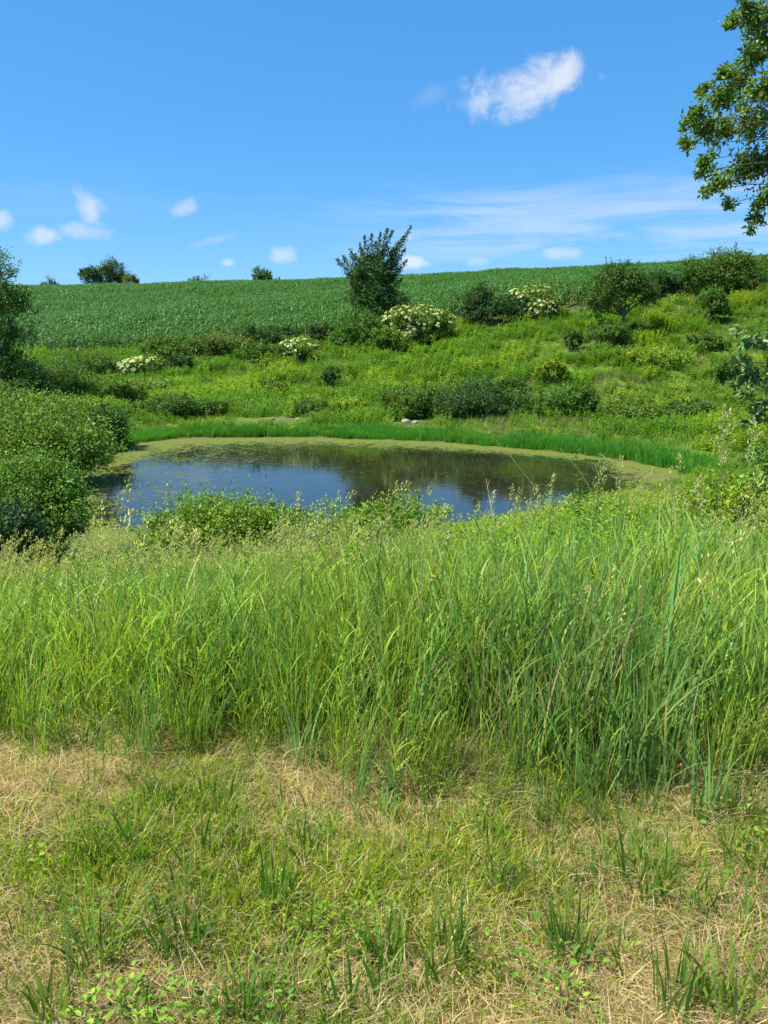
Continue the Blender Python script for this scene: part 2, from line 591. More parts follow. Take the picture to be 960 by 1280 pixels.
nb = q.noise(pos, 0.55, 4.0, 0.6); nf = q.noise(pos, 9.0, 3.0, 0.6); nm = q.noise(pos, 2.6, 4.0, 0.65, 0.6)
vor = q.n('ShaderNodeTexVoronoi', {'Vector': pos, 'Scale': 10.0})
fleck = q.step(vor.outputs['Distance'], 0.42, 0.30)
cover = sh_                                    # 0..1 how much floating weed, from the vertex attribute
thr = q.m('SUBTRACT', q.m('ADD', cover, q.m('MULTIPLY', q.m('SUBTRACT', nm, 0.5), 1.5)), q.m('MULTIPLY', q.m('SUBTRACT', nf, 0.5), 1.5))
mat_solid = q.step(thr, 0.46, 0.60)
mat_fleck = q.m('MULTIPLY', fleck, q.step(thr, 0.12, 0.5))
alg = q.m('MAXIMUM', mat_solid, q.m('MULTIPLY', mat_fleck, 0.8))
algc = q.mix(nf, rgb(.065, .095, .016), rgb(.15, .175, .03))
algc = q.mix(q.step(nb, 0.45, 0.65), algc, rgb(.12, .125, .03))
wat = q.mix(nb, rgb(.012, .013, .006), rgb(.022, .020, .009))
q.set(pb.inputs['Base Color'], q.mix(alg, wat, algc))
q.set(pb.inputs['Roughness'], q.m('ADD', 0.03, q.m('MULTIPLY', alg, 0.75)))
pb.inputs['IOR'].default_value = 1.33
q.set(pb.inputs['Specular IOR Level'], q.m('SUBTRACT', 0.5, q.m('MULTIPLY', alg, 0.42)))
mpw = q.n('ShaderNodeMapping', {0: pos}); mpw.inputs['Scale'].default_value = (1.0, 2.2, 1.0)
rip = q.noise(mpw.outputs[0], 3.0, 3.0, 0.5)
hgt_ = q.m('ADD', q.m('MULTIPLY', rip, 0.5), q.m('MULTIPLY', q.m('MULTIPLY', alg, nf), 0.5))
bp = q.n('ShaderNodeBump', {'Height': hgt_}); bp.inputs['Strength'].default_value = 0.055; bp.inputs['Distance'].default_value = 0.05
q.set(pb.inputs['Normal'], bp.outputs[0])
Vw = np.stack([WX.ravel(), WY.ravel(), np.full(WX.size, WATER)], 1)[used]
me = make_mesh('pond_water', Vw, remap[F], None, wm, True)
cov = np.zeros(len(used))
wxx, wyy = Vw[:, 0], Vw[:, 1]; ss = -sdw.ravel()[used]
ang_far = np.clip((wyy - 24) / 6, 0, 1)
cov = np.clip(1.1 - ss / ((0.7 + 3.6 * ang_far) * (.55 + .9 * fbm(wxx / 2, wyy / 2, 87))), 0, 1) * 0.9
lx = np.clip((-6.5 - wxx + (wyy - 20) * -0.10) / 3.5, 0, 1)             # left arm thick with weed
cov = np.maximum(cov, lx * 0.9 * np.clip((wyy - 16) / 3, 0, 1))
nl = np.clip(1 - np.hypot((wxx + 6.5) / 4.0, (wyy - 15.0) / 2.1), 0, 1)   # near left patch
cov = np.maximum(cov, nl * 1.1)
cov = np.maximum(cov, np.clip(1.1 - np.hypot((wxx + 10) / 6.5, (wyy - 30) / 4.5), 0, 1) * 0.8)
cov = np.maximum(cov, np.clip((wxx - 6.0) / 2.0, 0, 1) * .85)
cov = np.maximum(cov, np.clip((wxx - 3.5) / 6, 0, 1) * np.clip((wyy - 22) / 5, 0, 1) * 0.30)
cov = np.clip(np.maximum(cov, 0.05 + 0.30 * np.clip((-2 - wxx) / 4, 0, 1)), 0, 1)
aa = me.attributes.new('shore', 'FLOAT', 'POINT'); aa.data.foreach_set('value', cov.astype(np.float32))
water = link('water', me)
tag(water, kind='structure')


# ------------------------------------------------------------------ table of shrubs and small trees
DK = (.045, .10, .022); MD = (.095, .185, .025); LT = (.14, .24, .028); YG = (.22, .32, .022); OL = (.12, .18, .035)

SH = [
    # name, label, cat, px, top, Y, width px, colour, seed, extras
    # far trees behind the ridge
    ('tree', 'dark round-topped tree on the skyline, the left of the three standing together', 'tree', 117, 333, 175, 27, DK, 1, dict(trunk=2.5, depth=1)),
    ('tree', 'tallest dark round tree of the three standing together on the skyline', 'tree', 143, 325, 178, 36, DK, 2, dict(trunk=3, depth=1)),
    ('tree', 'paler small tree at the right end of the group of three on the skyline', 'tree', 165, 342, 172, 18, OL, 3, dict(trunk=1.5, depth=1)),
    ('bush', 'low dark bush alone on the skyline left of the three trees', 'bush', 65, 347, 172, 27, DK, 4, {}),
    ('bush', 'small dark bush on the skyline between the three trees and the lone tree', 'bush', 252, 345, 172, 28, DK, 5, {}),
    ('tree', 'lone small tree on the skyline left of the big central tree', 'tree', 327, 334, 170, 22, MD, 6, dict(trunk=1.5, depth=1)),
    ('bush', 'tiny bush on the skyline just right of the lone small tree', 'bush', 346, 347, 168, 12, OL, 7, {}),
    # foot of the corn, left to right
    ('bush', 'dark bush at the left edge under the leaning tree', 'bush', 15, 440, 44, 90, DK, 11, dict(k=8)),
    ('bush', 'rounded dark green bush with a bright top behind the left shrub bank', 'bush', 70, 452, 47, 80, MD, 12, {}),
    ('bush', 'mid green bush behind the left shrub bank, beside the white flowering elder', 'bush', 112, 444, 52, 80, MD, 13, {}),
    ('elder_bush', 'cream flowering elder bush low on the left, nearest the left shrubs', 'elder bush', 182, 446, 52, 56, LT, 14, dict(blossoms=95)),
    ('bush', 'thin mid green thicket at the corn edge above the leftmost elder', 'bush', 220, 424, 57, 72, MD, 15, {}),
    ('bush', 'olive thicket at the foot of the corn between two elders', 'bush', 276, 420, 57, 76, OL, 16, {}),
    ('bush', 'low dark spreading bush at the corn edge left of the small elder', 'bush', 325, 408, 59, 66, DK, 17, dict(depth=.6)),
    ('bush', 'second low dark bush at the corn edge, touching the small elder behind', 'bush', 362, 410, 61, 40, DK, 18, {}),
    ('elder_bush', 'small cream flowering elder bush left below the big central tree', 'elder bush', 377, 424, 54, 46, LT, 19, dict(blossoms=62)),
    ('bush', 'dark bush between the small elder and the big central tree', 'bush', 405, 404, 60, 36, DK, 20, {}),
    ('bush', 'mid green leafy bush in front of the big central tree', 'bush', 447, 385, 57, 62, MD, 21, dict(k=8)),
    ('bush', 'green bush at the foot of the central tree beside the large elder', 'bush', 492, 408, 55, 50, LT, 22, {}),
    ('elder_bush', 'large cream flowering elder bush just right of the big central tree', 'elder bush', 524, 382, 57, 74, LT, 23, dict(blossoms=150, k=8)),
    ('bush', 'dark bush with an upright spike, between the two right elders', 'bush', 596, 353, 60, 40, DK, 24, dict(depth=1)),
    ('bush', 'low dark rounded bush touching the rightmost elder', 'bush', 622, 370, 59, 62, DK, 25, {}),
    ('elder_bush', 'rightmost elder bush, dense with cream blossom, on the upper slope', 'elder bush', 666, 357, 60, 62, LT, 26, dict(blossoms=165, k=7)),
    ('bush', 'dark bush on the skyline between the lone slope tree and the largest bush', 'bush', 824, 336, 63, 52, DK, 27, dict(k=7)),
    ('bush', 'largest bush on the upper right slope, rising above the skyline', 'bush', 893, 316, 62, 86, (.085, .17, .02), 28, dict(k=12, shoots=24)),
    ('bush', 'small bush in front of the largest bush on the upper right slope', 'bush', 886, 360, 55, 42, MD, 29, {}),
    # hillside, scattered
    ('bush', 'small dark bush alone on the slope below the lone tree', 'bush', 713, 416, 52, 28, DK, 31, {}),
    ('bush', 'small dark bush alone on the slope below the small elder', 'bush', 416, 458, 47, 24, DK, 32, {}),
    ('bush', 'weedy low bush at the foot of the lone slope tree', 'bush', 765, 402, 52, 50, MD, 33, {}),
    ('bush', 'yellow green bush with a dark base in the middle of the slope', 'bush', 690, 452, 46, 36, YG, 34, {}),
    ('bush', 'low dark bush on the right slope beside yellow green weeds', 'bush', 882, 418, 50, 50, MD, 35, {}),
    ('bush', 'pale green bush on the slope left of the middle, above the far shore', 'bush', 345, 474, 44, 42, LT, 36, {}),
    ('bush', 'dark low bush just right of the leftmost elder', 'bush', 228, 446, 53, 48, DK, 51, {}),
    ('bush', 'light green bush on the slope below the leftmost elder', 'bush', 195, 476, 46, 66, LT, 52, {}),
    ('bush', 'broad light green bush on the left slope above the shrub bank', 'bush', 126, 472, 43, 88, LT, 53, dict(k=8)),
    ('bush', 'mid green bush below the dark corn edge bushes, left of the small elder', 'bush', 326, 430, 55, 60, MD, 54, {}),
    ('bush', 'yellow green weedy bush on the slope below and right of the lone tree', 'bush', 832, 438, 48, 74, YG, 55, {}),
    ('bush', 'dark green bush at the right of the slope behind the drooping branch', 'bush', 912, 448, 44, 50, MD, 56, {}),
    ('bush', 'dark weedy bush in the middle of the slope, left of the yellow green one', 'bush', 640, 470, 43, 36, MD, 57, {}),
    # far bank
    ('bush', 'light green bush between the bare soil patch and the yellow green weed bush', 'bush', 385, 498, 38, 50, LT, 58, {}),
    ('bush', 'dark bush on the far bank between the left dark bush and the light one', 'bush', 258, 500, 37.5, 46, MD, 59, {}),
    ('bush', 'dark bush on the far bank at the left end of the sedge fringe', 'bush', 214, 495, 36.6, 70, (.08, .16, .022), 41, dict(k=7)),
    ('bush', 'brown green bush beside the left shrub bank, over the corner of the sedge fringe', 'bush', 172, 506, 37, 40, OL, 42, {}),
    ('bush', 'left part of the large dark thicket on the far bank', 'bush', 526, 486, 36.8, 86, MD, 43, dict(k=8)),
    ('bush', 'tallest dark bush in the middle of the far bank thicket', 'bush', 586, 478, 36.6, 96, DK, 44, dict(k=9)),
    ('bush', 'round green bush at the right of the far bank thicket', 'bush', 642, 489, 37, 54, MD, 45, {}),
    ('bush', 'mid green bush on the far bank right of the large thicket', 'bush', 712, 482, 36.4, 72, MD, 46, dict(k=8)),
    ('bush', 'bright yellow green bush with a dark base on the far bank', 'bush', 790, 497, 35.2, 66, LT, 47, dict(k=8)),
    ('bush', 'green bush on the far bank behind the pale seed heads', 'bush', 862, 498, 34, 60, MD, 48, {}),
    ('bush', 'light green bush on the far bank above the bare soil patch', 'bush', 300, 505, 39, 60, LT, 49, {}),
    ('bush', 'yellow green weed bush on the far bank right of the bare soil', 'bush', 437, 498, 38.5, 52, YG, 50, {}),
    # left shrub bank
    ('shrub', 'big light green shrub at the left front of the pond, nearest the tall grass', 'shrub', 16, 578, 12.6, 172, (.125, .23, .028), 61, dict(k=16, shoots=90, depth=.75, dense=.85, per=40)),
    ('shrub', 'low grey green shrub at the left edge beside the tall grass', 'shrub', -5, 622, 10.8, 120, (.06, .125, .035), 62, dict(k=9, shoots=30)),
    ('shrub', 'shrub with arching branches over the left end of the water', 'shrub', 54, 522, 20.5, 185, (.125, .225, .028), 63, dict(k=14, shoots=60, depth=.9)),
    ('shrub', 'bright green shrub behind the arching one on the left bank', 'shrub', 30, 497, 26.5, 175, (.14, .25, .03), 64, dict(k=12, shoots=40)),
    ('shrub', 'shrub at the back of the left bank with a dark side over the sedge', 'shrub', 104, 505, 28.5, 104, (.06, .135, .022), 65, dict(k=10, shoots=30)),
    ('shrub', 'dark green shrub at the far left behind the shrub bank', 'shrub', -40, 480, 30, 130, MD, 66, dict(k=8)),
    # near shore
    ('shrub', 'rounded bright green shrub between the tall grass and the water', 'shrub', 280, 620, 11.2, 192, (.165, .27, .028), 71, dict(k=11, shoots=46, dense=.9)),
    ('shrub', 'straggling bright green shrub at the water edge below the dark reflection', 'shrub', 480, 627, 11.6, 150, (.17, .30, .03), 72, dict(k=9, shoots=50, dense=.65)),
    ('shrub', 'yellow green shrub filling the gap right of the rounded shore shrub', 'shrub', 405, 640, 10.6, 140, (.20, .31, .03), 73, dict(k=7, shoots=40, dense=.6)),
    ('shrub', 'yellow green leafy shrub at the right edge above the tall grass', 'shrub', 935, 592, 7.8, 165, (.24, .35, .022), 74, dict(k=10, shoots=30, dense=1.0)),
    ('shrub', 'thin upright shrub at the right edge under the drooping branch', 'shrub', 962, 545, 10.5, 70, (.10, .19, .03), 75, dict(k=7, shoots=30, dense=.5)),
    ('seedling_shrub', 'tiny yellow green sapling at the front edge of the tall grass', 'sapling', 262, 845, 3.25, 50, (.22, .34, .03), 76, dict(k=6, shoots=8, dense=.5, leaf=.026, lw=.6, six=True)),
]

FOOT = []
for q_ in SH:
    X_ = (q_[4 - 1] - 480) / 961 * q_[5] * 1.0
    FOOT.append((X_, q_[5], q_[6] / 961 * q_[5] * .5))


def off_bushes(x, y, k=.85):
    m = np.ones(len(x), bool)
    for a, b, c in FOOT:
        m &= (np.hypot(x - a, y - b) > c * k)
    return m


# ------------------------------------------------------------------ scattering of uncountable growth with geometry nodes
def scatter(name, pts, rot, scl, vid, variants, label, cat):
    """variants: list of meshes; instances of them stand on the vertices of one mesh"""
    coll = bpy.data.collections.new(name + '_source')
    for i, me_ in enumerate(variants):
        o_ = bpy.data.objects.new('%s_sprig_%02d' % (name, i), me_)
        coll.objects.link(o_)
    me_ = bpy.data.meshes.new(name)
    me_.vertices.add(len(pts)); me_.vertices.foreach_set('co', np.asarray(pts, np.float32).ravel())
    a = me_.attributes.new('rot', 'FLOAT_VECTOR', 'POINT'); a.data.foreach_set('vector', np.asarray(rot, np.float32).ravel())
    a = me_.attributes.new('scl', 'FLOAT_VECTOR', 'POINT'); a.data.foreach_set('vector', np.asarray(scl, np.float32).ravel())
    a = me_.attributes.new('vid', 'INT', 'POINT'); a.data.foreach_set('value', np.asarray(vid, np.int32))
    o = link(name, me_)
    ng = bpy.data.node_groups.new(name, 'GeometryNodeTree')
    ng.interface.new_socket('Geometry', in_out='INPUT', socket_type='NodeSocketGeometry')
    ng.interface.new_socket('Geometry', in_out='OUTPUT', socket_type='NodeSocketGeometry')
    N, L = ng.nodes, ng.links
    gi = N.new('NodeGroupInput'); go = N.new('NodeGroupOutput')
    ip = N.new('GeometryNodeInstanceOnPoints'); ci = N.new('GeometryNodeCollectionInfo')
    ci.inputs['Collection'].default_value = coll
    ci.inputs['Separate Children'].default_value = True
    ci.inputs['Reset Children'].default_value = True
    ip.inputs['Pick Instance'].default_value = True

    def attr(nm, ty):
        nd = N.new('GeometryNodeInputNamedAttribute'); nd.data_type = ty; nd.inputs['Name'].default_value = nm
        return nd.outputs['Attribute']
    L.new(gi.outputs[0], ip.inputs['Points'])
    L.new(ci.outputs[0], ip.inputs['Instance'])
    L.new(attr('vid', 'INT'), ip.inputs['Instance Index'])
    L.new(attr('rot', 'FLOAT_VECTOR'), ip.inputs['Rotation'])
    L.new(attr('scl', 'FLOAT_VECTOR'), ip.inputs['Scale'])
    L.new(ip.outputs[0], go.inputs[0])
    md = o.modifiers.new('growth', 'NODES'); md.node_group = ng
    tag(o, label, cat, kind='stuff')
    return o


def frand(n, x0, x1, y0, y1, dens_fn=None, r=rng):
    x = r.uniform(x0, x1, n); y = r.uniform(y0, y1, n)
    if dens_fn is not None:
        k = r.uniform(0, 1, n) < dens_fn(x, y)
        x, y = x[k], y[k]
    return x, y


def in_view(x, y, marg=1.5, k=1.18):
    return np.abs(x) < 0.52 * k * (y + 0.6) + marg


GREEN = (.085, .19, .035)
TAN = (.42, .33, .18)


def grass_clump(seed, n, rad, h, w, col, lean=(0.1, 0.45), segs=4, dry=0.0, wind=0.0, base_col=None, amt=.22, mat=None, dirb=0.0, dry_col=TAN, droop=.25):
    r = np.random.default_rng(seed)
    G_ = Geo()
    a = r.uniform(0, 2 * pi, n); q_ = rad * np.sqrt(r.uniform(0, 1, n))
    base = np.stack([q_ * np.cos(a), q_ * np.sin(a), np.full(n, -0.02)], 1)
    la = a + r.normal(0, 0.8, n)
    am = r.uniform(lean[0], lean[1], n)
    if wind:
        vx = np.cos(la) * am + wind; vy = np.sin(la) * am
        la = np.arctan2(vy, vx); am = np.hypot(vx, vy)
    c = vary(col, n, r, amt)
    d = r.uniform(0, 1, n) < dry
    c[d] = vary(dry_col, int(d.sum()), r, .2, .05)
    blades(G_, base, h * r.uniform(0.45, 1.1, n), w * r.uniform(0.6, 1.3, n), la, am, c, r, segs, base_col=base_col, droop=droop)
    return G_, r


def add_panicles(G_, r, n, rad, h, wind, col=(.50, .48, .19), size=0.13, spread=.018):
    for i in range(n):
        a = r.uniform(0, 2 * pi); q_ = rad * math.sqrt(r.uniform())
        b = np.array([q_ * cos(a), q_ * sin(a), 0]); hh = h * r.uniform(.8, 1.15)
        ln = np.array([wind * r.uniform(.5, 1.5) + r.normal() * .06, r.normal() * .1, 0]) * hh
        t = np.linspace(0, 1, 6)[:, None]
        p = b + ln * t ** 2.2 + np.array([0, 0, hh]) * t
        tube(G_, p, np.linspace(.0022, .001, 6), (.25, .30, .10), 3)
        m = 26
        tt = r.uniform(0, 1, m); tp = p[-1] - (p[-1] - p[-2]) / np.linalg.norm(p[-1] - p[-2]) * (size * tt)[:, None]
        ax = norm(np.array([ln[0] * .6, ln[1] * .6, hh]) / hh + r.normal(size=(m, 3)) * .35)
        tp = tp + r.normal(size=(m, 3)) * spread * (0.35 + tt)[:, None]
        leaves(G_, tp, ax, norm(r.normal(size=(m, 3))), r.uniform(.014, .03, m), r.uniform(.004, .009, m), vary(col, m, r, .15, .1))


# --- short patchy turf of the mown verge
def reed_mesh(seed, n, rad, h, col, wid=.0095, ll=.3, wind=.06, nl=6, lean=.16):
    """upright grass stems, each with long leaves standing off it"""
    r = np.random.default_rng(seed); G_ = Geo()
    for i in range(n):
        a = r.uniform(0, 2 * pi); q_ = rad * math.sqrt(r.uniform())
        hh = h * r.uniform(.55, 1.1)
        b = np.array([q_ * cos(a), q_ * sin(a), -.02])
        tp = b + np.array([cos(a) * lean * hh * r.uniform(0, 1) + wind * hh, sin(a) * lean * hh * r.uniform(0, 1), hh * .85])
        cc = vary(col, 1, r, .15, .12)
        tube(G_, np.stack([b, (b + tp) / 2 + (0, 0, .01), tp]), [.0028, .0022, .001], cc[0] * .9, 3)
        t = np.linspace(.12, .98, nl) + r.uniform(-.05, .05, nl)
        base = b + (tp - b) * t[:, None]
        an = r.uniform(0, 6.28) + np.arange(nl) * pi + r.normal(0, .6, nl)
        hl = ll * h * r.uniform(.6, 1.25, nl) * (1.0 - .25 * t)
        blades(G_, base, hl, wid * r.uniform(.7, 1.2, nl), an, r.uniform(.22, .85, nl), np.repeat(cc, nl, 0) * r.uniform(.85, 1.2, (nl, 1)), r, 5, droop=.45, curve=1.4)
    return G_


turf = []
for s in range(8):
    G_, r = grass_clump(100 + s, 150, .16, .060, .0036, (.34, .36, .03), (.1, 1.1), 3, dry=.3, dry_col=(.50, .41, .18))
    # dead thatch lying flat
    n = 40
    a = r.uniform(0, 2 * pi, n); q_ = .17 * np.sqrt(r.uniform(0, 1, n))
    base = np.stack([q_ * np.cos(a), q_ * np.sin(a), r.uniform(0.0, .02, n)], 1)
    blades(G_, base, r.uniform(.015, .035, n), r.uniform(.0015, .003, n), r.uniform(0, 2 * pi, n), r.uniform(1.5, 4, n), vary((.50, .39, .19), n, r, .2, .06), r, 3)
    turf.append(G_.mesh('turf_sprig', M_GRASS))
for s in range(4):   # greener, lusher patches
    G_, r = grass_clump(130 + s, 130, .15, .085, .0045, (.27, .34, .028), (.1, .9), 3, dry=.15)
    turf.append(G_.mesh('turf_sprig', M_GRASS))
for s in range(3):   # almost bare, dead straw
    G_, r = grass_clump(140 + s, 60, .16, .065, .0030, (.28, .31, .03), (.2, 1.2), 3, dry=.55)
    n = 110
    a = r.uniform(0, 2 * pi, n); q_ = .19 * np.sqrt(r.uniform(0, 1, n))
    base = np.stack([q_ * np.cos(a), q_ * np.sin(a), r.uniform(0.0, .02, n)], 1)
    blades(G_, base, r.uniform(.015, .035, n), r.uniform(.0015, .003, n), r.uniform(0, 2 * pi, n), r.uniform(1.5, 4, n), vary((.50, .38, .19), n, r, .2, .06), r, 3)
    turf.append(G_.mesh('turf_sprig', M_GRASS))
for s in range(6):   # 15..20 upright wider-bladed sprigs that break the turf
    G_, r = grass_clump(150 + s, 16, .05, .15 if s % 2 else .11, .0066, (.15, .27, .035) if s % 2 else (.24, .36, .04), (.05, .6), 5, dry=.04, droop=.4)
    turf.append(G_.mesh('turf_sprig', M_GRASS))
for s in range(4):   # 21..24 low broad-leaved weeds
    r = np.random.default_rng(160 + s); G_ = Geo(); m = 60
    a = r.uniform(0, 6.28, m); q_ = .10 * np.sqrt(r.uniform(0, 1, m))
    pp = np.stack([q_ * np.cos(a), q_ * np.sin(a), r.uniform(.01, .07, m)], 1)
    leaves(G_, pp, np.stack([np.cos(a), np.sin(a), r.uniform(-.1, .5, m)], 1), np.array([0, 0, 1.0]) + r.normal(size=(m, 3)) * .35, r.uniform(.010, .022, m), r.uniform(.006, .012, m), vary((.20, .33, .03) if s % 2 else (.13, .25, .03), m, r, .2, .1), six=True)
    turf.append(G_.mesh('turf_sprig', M_GRASS))
x, y = frand(30000, -5.5, 5.5, 0.2, 4.2)
k = (y < verge_edge(x) + .45) & in_view(x, y, 2.0)
x, y = x[k], y[k]
lush = .55 * fbm(x * 1.6, y * 2.4, 21) + 0.55 * fbm(x * 6, y * 7, 22) - .05 + .05 * (y - 2)
u = rng.uniform(size=len(x))
vid = np.where(lush > .57 + .1 * (u - .5), rng.integers(8, 12, len(x)), np.where(lush < .505 + .12 * (u - .5), rng.integers(12, 15, len(x)), rng.integers(0, 8, len(x))))
vid = np.where(rng.uniform(size=len(x)) < .30 * np.clip((fbm(x * 3.1, y * 3.3, 25) - .40) * 6, 0.25, 1.8), rng.integers(15, 21, len(x)), vid)
vid = np.where(rng.uniform(size=len(x)) < .06 * np.clip((fbm(x * 2.3 + 8, y * 2.6, 27) - .50) * 6, 0.05, 1), rng.integers(21, 25, len(x)), vid)
keepp = rng.uniform(size=len(x)) < np.clip(.1 + lush * .9, 0, 1)
x, y, vid = x[keepp], y[keepp], vid[keepp]
sc_ = rng.uniform(.7, 1.3, len(x))
scatter('verge_grass', np.stack([x, y, height(x, y)], 1), np.stack([rng.normal(0, .08, len(x)), rng.normal(0, .08, len(x)), rng.uniform(0, 6.28, len(x))], 1),
        np.stack([sc_, sc_, sc_ * rng.uniform(.7, 1.3, len(x))], 1), vid, turf, 'short patchy green and straw coloured grass of the mown verge in front', 'grass')

# --- straw mat at the foot of the tall grass
straw = []
for s in range(5):
    G_ = Geo(); r = np.random.default_rng(170 + s); n = 90
    a = r.uniform(0, 2 * pi, n); q_ = .14 * np.sqrt(r.uniform(0, 1, n))
    base = np.stack([q_ * np.cos(a), q_ * np.sin(a), r.uniform(0, .05, n)], 1)
    blades(G_, base, r.uniform(.04, .13, n), r.uniform(.0015, .003, n), r.normal(-1.4, .9, n), r.uniform(.5, 2.2, n), vary((.52, .42, .22), n, r, .22, .06), r, 4)
    straw.append(G_.mesh('straw_sprig', M_GRASS))
x, y = frand(1100, -4.5, 4.5, 2.3, 4.2)
e = verge_edge(x)
k = (np.abs(y - e + .05) < .2) & (fbm(x * 2.2 + 3, y * 1.6, 31) > .51)
x, y = x[k], y[k]
scatter('dead_straw', np.stack([x, y, height(x, y)], 1), np.stack([0 * x, 0 * x, rng.normal(0, .6, len(x))], 1), np.repeat(rng.uniform(.7, 1.3, (len(x), 1)), 3, 1),
        rng.integers(0, 5, len(x)), straw, 'pale dead straw matted at the foot of the tall grass', 'straw')

# --- tall meadow grass on the near bank
WIND = .08
tall = []
for s in range(10):   # 0..9 green leafy
    if s < 7:
        tall.append(reed_mesh(200 + s, 9, .13, .84 if s % 2 else .7, [(.33, .42, .05), (.20, .32, .04), (.24, .36, .06)][s % 3], wind=WIND).mesh('tall_grass_sprig', M_GRASS))
        continue
    G_, r = grass_clump(200 + s, 46, .13, .80, .0085, (.30, .40, .05) if s % 3 else (.15, .29, .06), (.03, .4), 6, dry=.05, wind=WIND, base_col=(.20, .22, .06))
    tall.append(G_.mesh('tall_grass_sprig', M_GRASS))
for s in range(6):    # 10..15 with seed heads
    G_, r = grass_clump(220 + s, 30, .13, .75, .007, (.30, .37, .06), (.05, .5), 6, dry=.12, wind=WIND, base_col=(.22, .22, .07))
    add_panicles(G_, r, 5, .1, 1.0, .28)
    tall.append(G_.mesh('tall_grass_sprig', M_GRASS))
for s in range(4):    # 16..19 broad blue-green blades
    G_, r = grass_clump(240 + s, 26, .12, .85, .014, (.17, .32, .08), (.05, .45), 7, dry=.04, wind=WIND * .5, base_col=(.2, .22, .08), droop=.3)
    tall.append(G_.mesh('tall_grass_sprig', M_GRASS))
for s in range(3):    # 20..22 straw stems among green
    G_, r = grass_clump(250 + s, 24, .12, .7, .006, (.26, .33, .06), (.05, .6), 5, dry=.55, wind=WIND, dry_col=(.45, .38, .22))
    tall.append(G_.mesh('tall_grass_sprig', M_GRASS))


def forb_mesh(seed, h, nst, col, ll=.07, lw=.02, rad=.1, per=26, mat=M_GRASS, top=0.0):
    """leafy upright stems with narrow alternate leaves (goldenrod and the like)"""
    r = np.random.default_rng(seed); G_ = Geo()
    for i in range(nst):
        a = r.uniform(0, 2 * pi); q_ = rad * math.sqrt(r.uniform())
        b = np.array([q_ * cos(a), q_ * sin(a), -.02]); hh = h * r.uniform(.6, 1.1)
        tp = b + np.array([cos(a) * .2 * hh * r.uniform(0, 1) + .05, sin(a) * .2 * hh * r.uniform(0, 1), hh])
        p = bez(b, tp, 5, 0, r, .01)
        tube(G_, p, np.linspace(.004, .0018, 5), (.12, .17, .05), 3)
        m = per
        t = np.linspace(.12, 1, m) ** .8
        pos_ = b + (tp - b) * t[:, None]
        ph = np.arange(m) * 2.4 + r.uniform(0, 6)
        up = .25 + 1.2 * np.clip(t - .75, 0, 1) * 3
        ax = np.stack([np.cos(ph), np.sin(ph), up], 1)
        leaves(G_, pos_, ax, np.tile([0, 0, 1.0], (m, 1)) + r.normal(size=(m, 3)) * .2, ll * (1.15 - .6 * t) * r.uniform(.8, 1.2, m), lw * (1.2 - .5 * t), vary(col, m, r, .18, .1), droop=.3, six=ll > .05)
    return G_


forbs_near = [forb_mesh(300 + s, .85, 7, (.20, .34, .045) if s % 2 else (.27, .38, .035), .085, .022, .12, 30).mesh('forb_sprig', M_GRASS) for s in range(4)]
tall += forbs_near   # 23..26
NT_ = 15000
x, y = frand(NT_ * 4, -14, 18, 2.1, 25)
dens = np.clip(1.25 - (y - 4) * .045, .45, 1)
k = (rng.uniform(size=len(x)) < dens * .95) & in_view(x, y, 3.0) & (y > verge_edge(x) + .02 - .55 * rng.uniform(size=len(x)) ** 3.5)
x, y = x[k], y[k]
k = pond_sd(x, y) > .15
x, y = x[k], y[k]
nlu = len(x)
u = rng.uniform(size=nlu)
leftness = np.clip((-x / np.maximum(y, 1) + .05) * 2.2, 0, 1)
p_seed = .04 + .24 * leftness * np.clip((y - 4.6) / 2, 0, 1) + .05 * np.clip((y - 8) / 3, 0, 1)
forbz = np.clip((fbm(x / 1.6, y / 1.6, 41) - .47) * 7, 0, 1) * np.clip((y - 5.0) / 2.0, 0, 1) * np.clip((x / y + .25) * 3, .1, 1)
blue = np.clip((fbm(x / 1.2, y / 1.2, 44) - .45) * 6, 0, 1)
vid = rng.integers(0, 10, nlu)
vid = np.where(u < p_seed, rng.integers(10, 16, nlu), vid)
u2 = rng.uniform(size=nlu)
vid = np.where((u2 < .45 * blue) & (vid < 10), rng.integers(16, 20, nlu), vid)
vid = np.where((u2 > .93), rng.integers(20, 23, nlu), vid)
u3 = rng.uniform(size=nlu)
vid = np.where(u3 < .8 * forbz, rng.integers(23, 27, nlu), vid)
edge_ramp = np.clip((y - verge_edge(x)) / .6 + .1, -.35, 1)
sz = (.42 + .58 * edge_ramp) * (.8 + .45 * fbm(x / 1.3 + 9, y / 1.3, 51)) * rng.uniform(.85, 1.15, nlu)
crest_px = np.interp(480 + 961 * x / (y * 1.02), [0, 200, 400, 500, 600, 700, 800, 900, 1000], [712, 700, 682, 668, 655, 640, 618, 650, 650])
vv = (640 - crest_px) / 961.0
crest_z = EYE + y * (-sin(PITCH) + vv * cos(PITCH)) / (cos(PITCH) + vv * sin(PITCH))
allow = np.clip(crest_z - height(x, y), .16, 1.2)      # the growth thins and shortens down the bank
sz = np.minimum(sz, allow / .86 * rng.uniform(.8, 1.15, nlu))
lean_x = rng.normal(0, .07, nlu); lean_y = rng.normal(.03, .07, nlu) + .14 * (fbm(x / .9, y / .9, 61) - .5)
scatter('tall_grass', np.stack([x, y, height(x, y)], 1), np.stack([lean_x, lean_y, rng.normal(0, 1.0, nlu)], 1), np.stack([sz * 1.05, sz * 1.05, sz], 1),
        vid, tall, 'tall bright green meadow grass and weeds covering the near bank', 'grass')

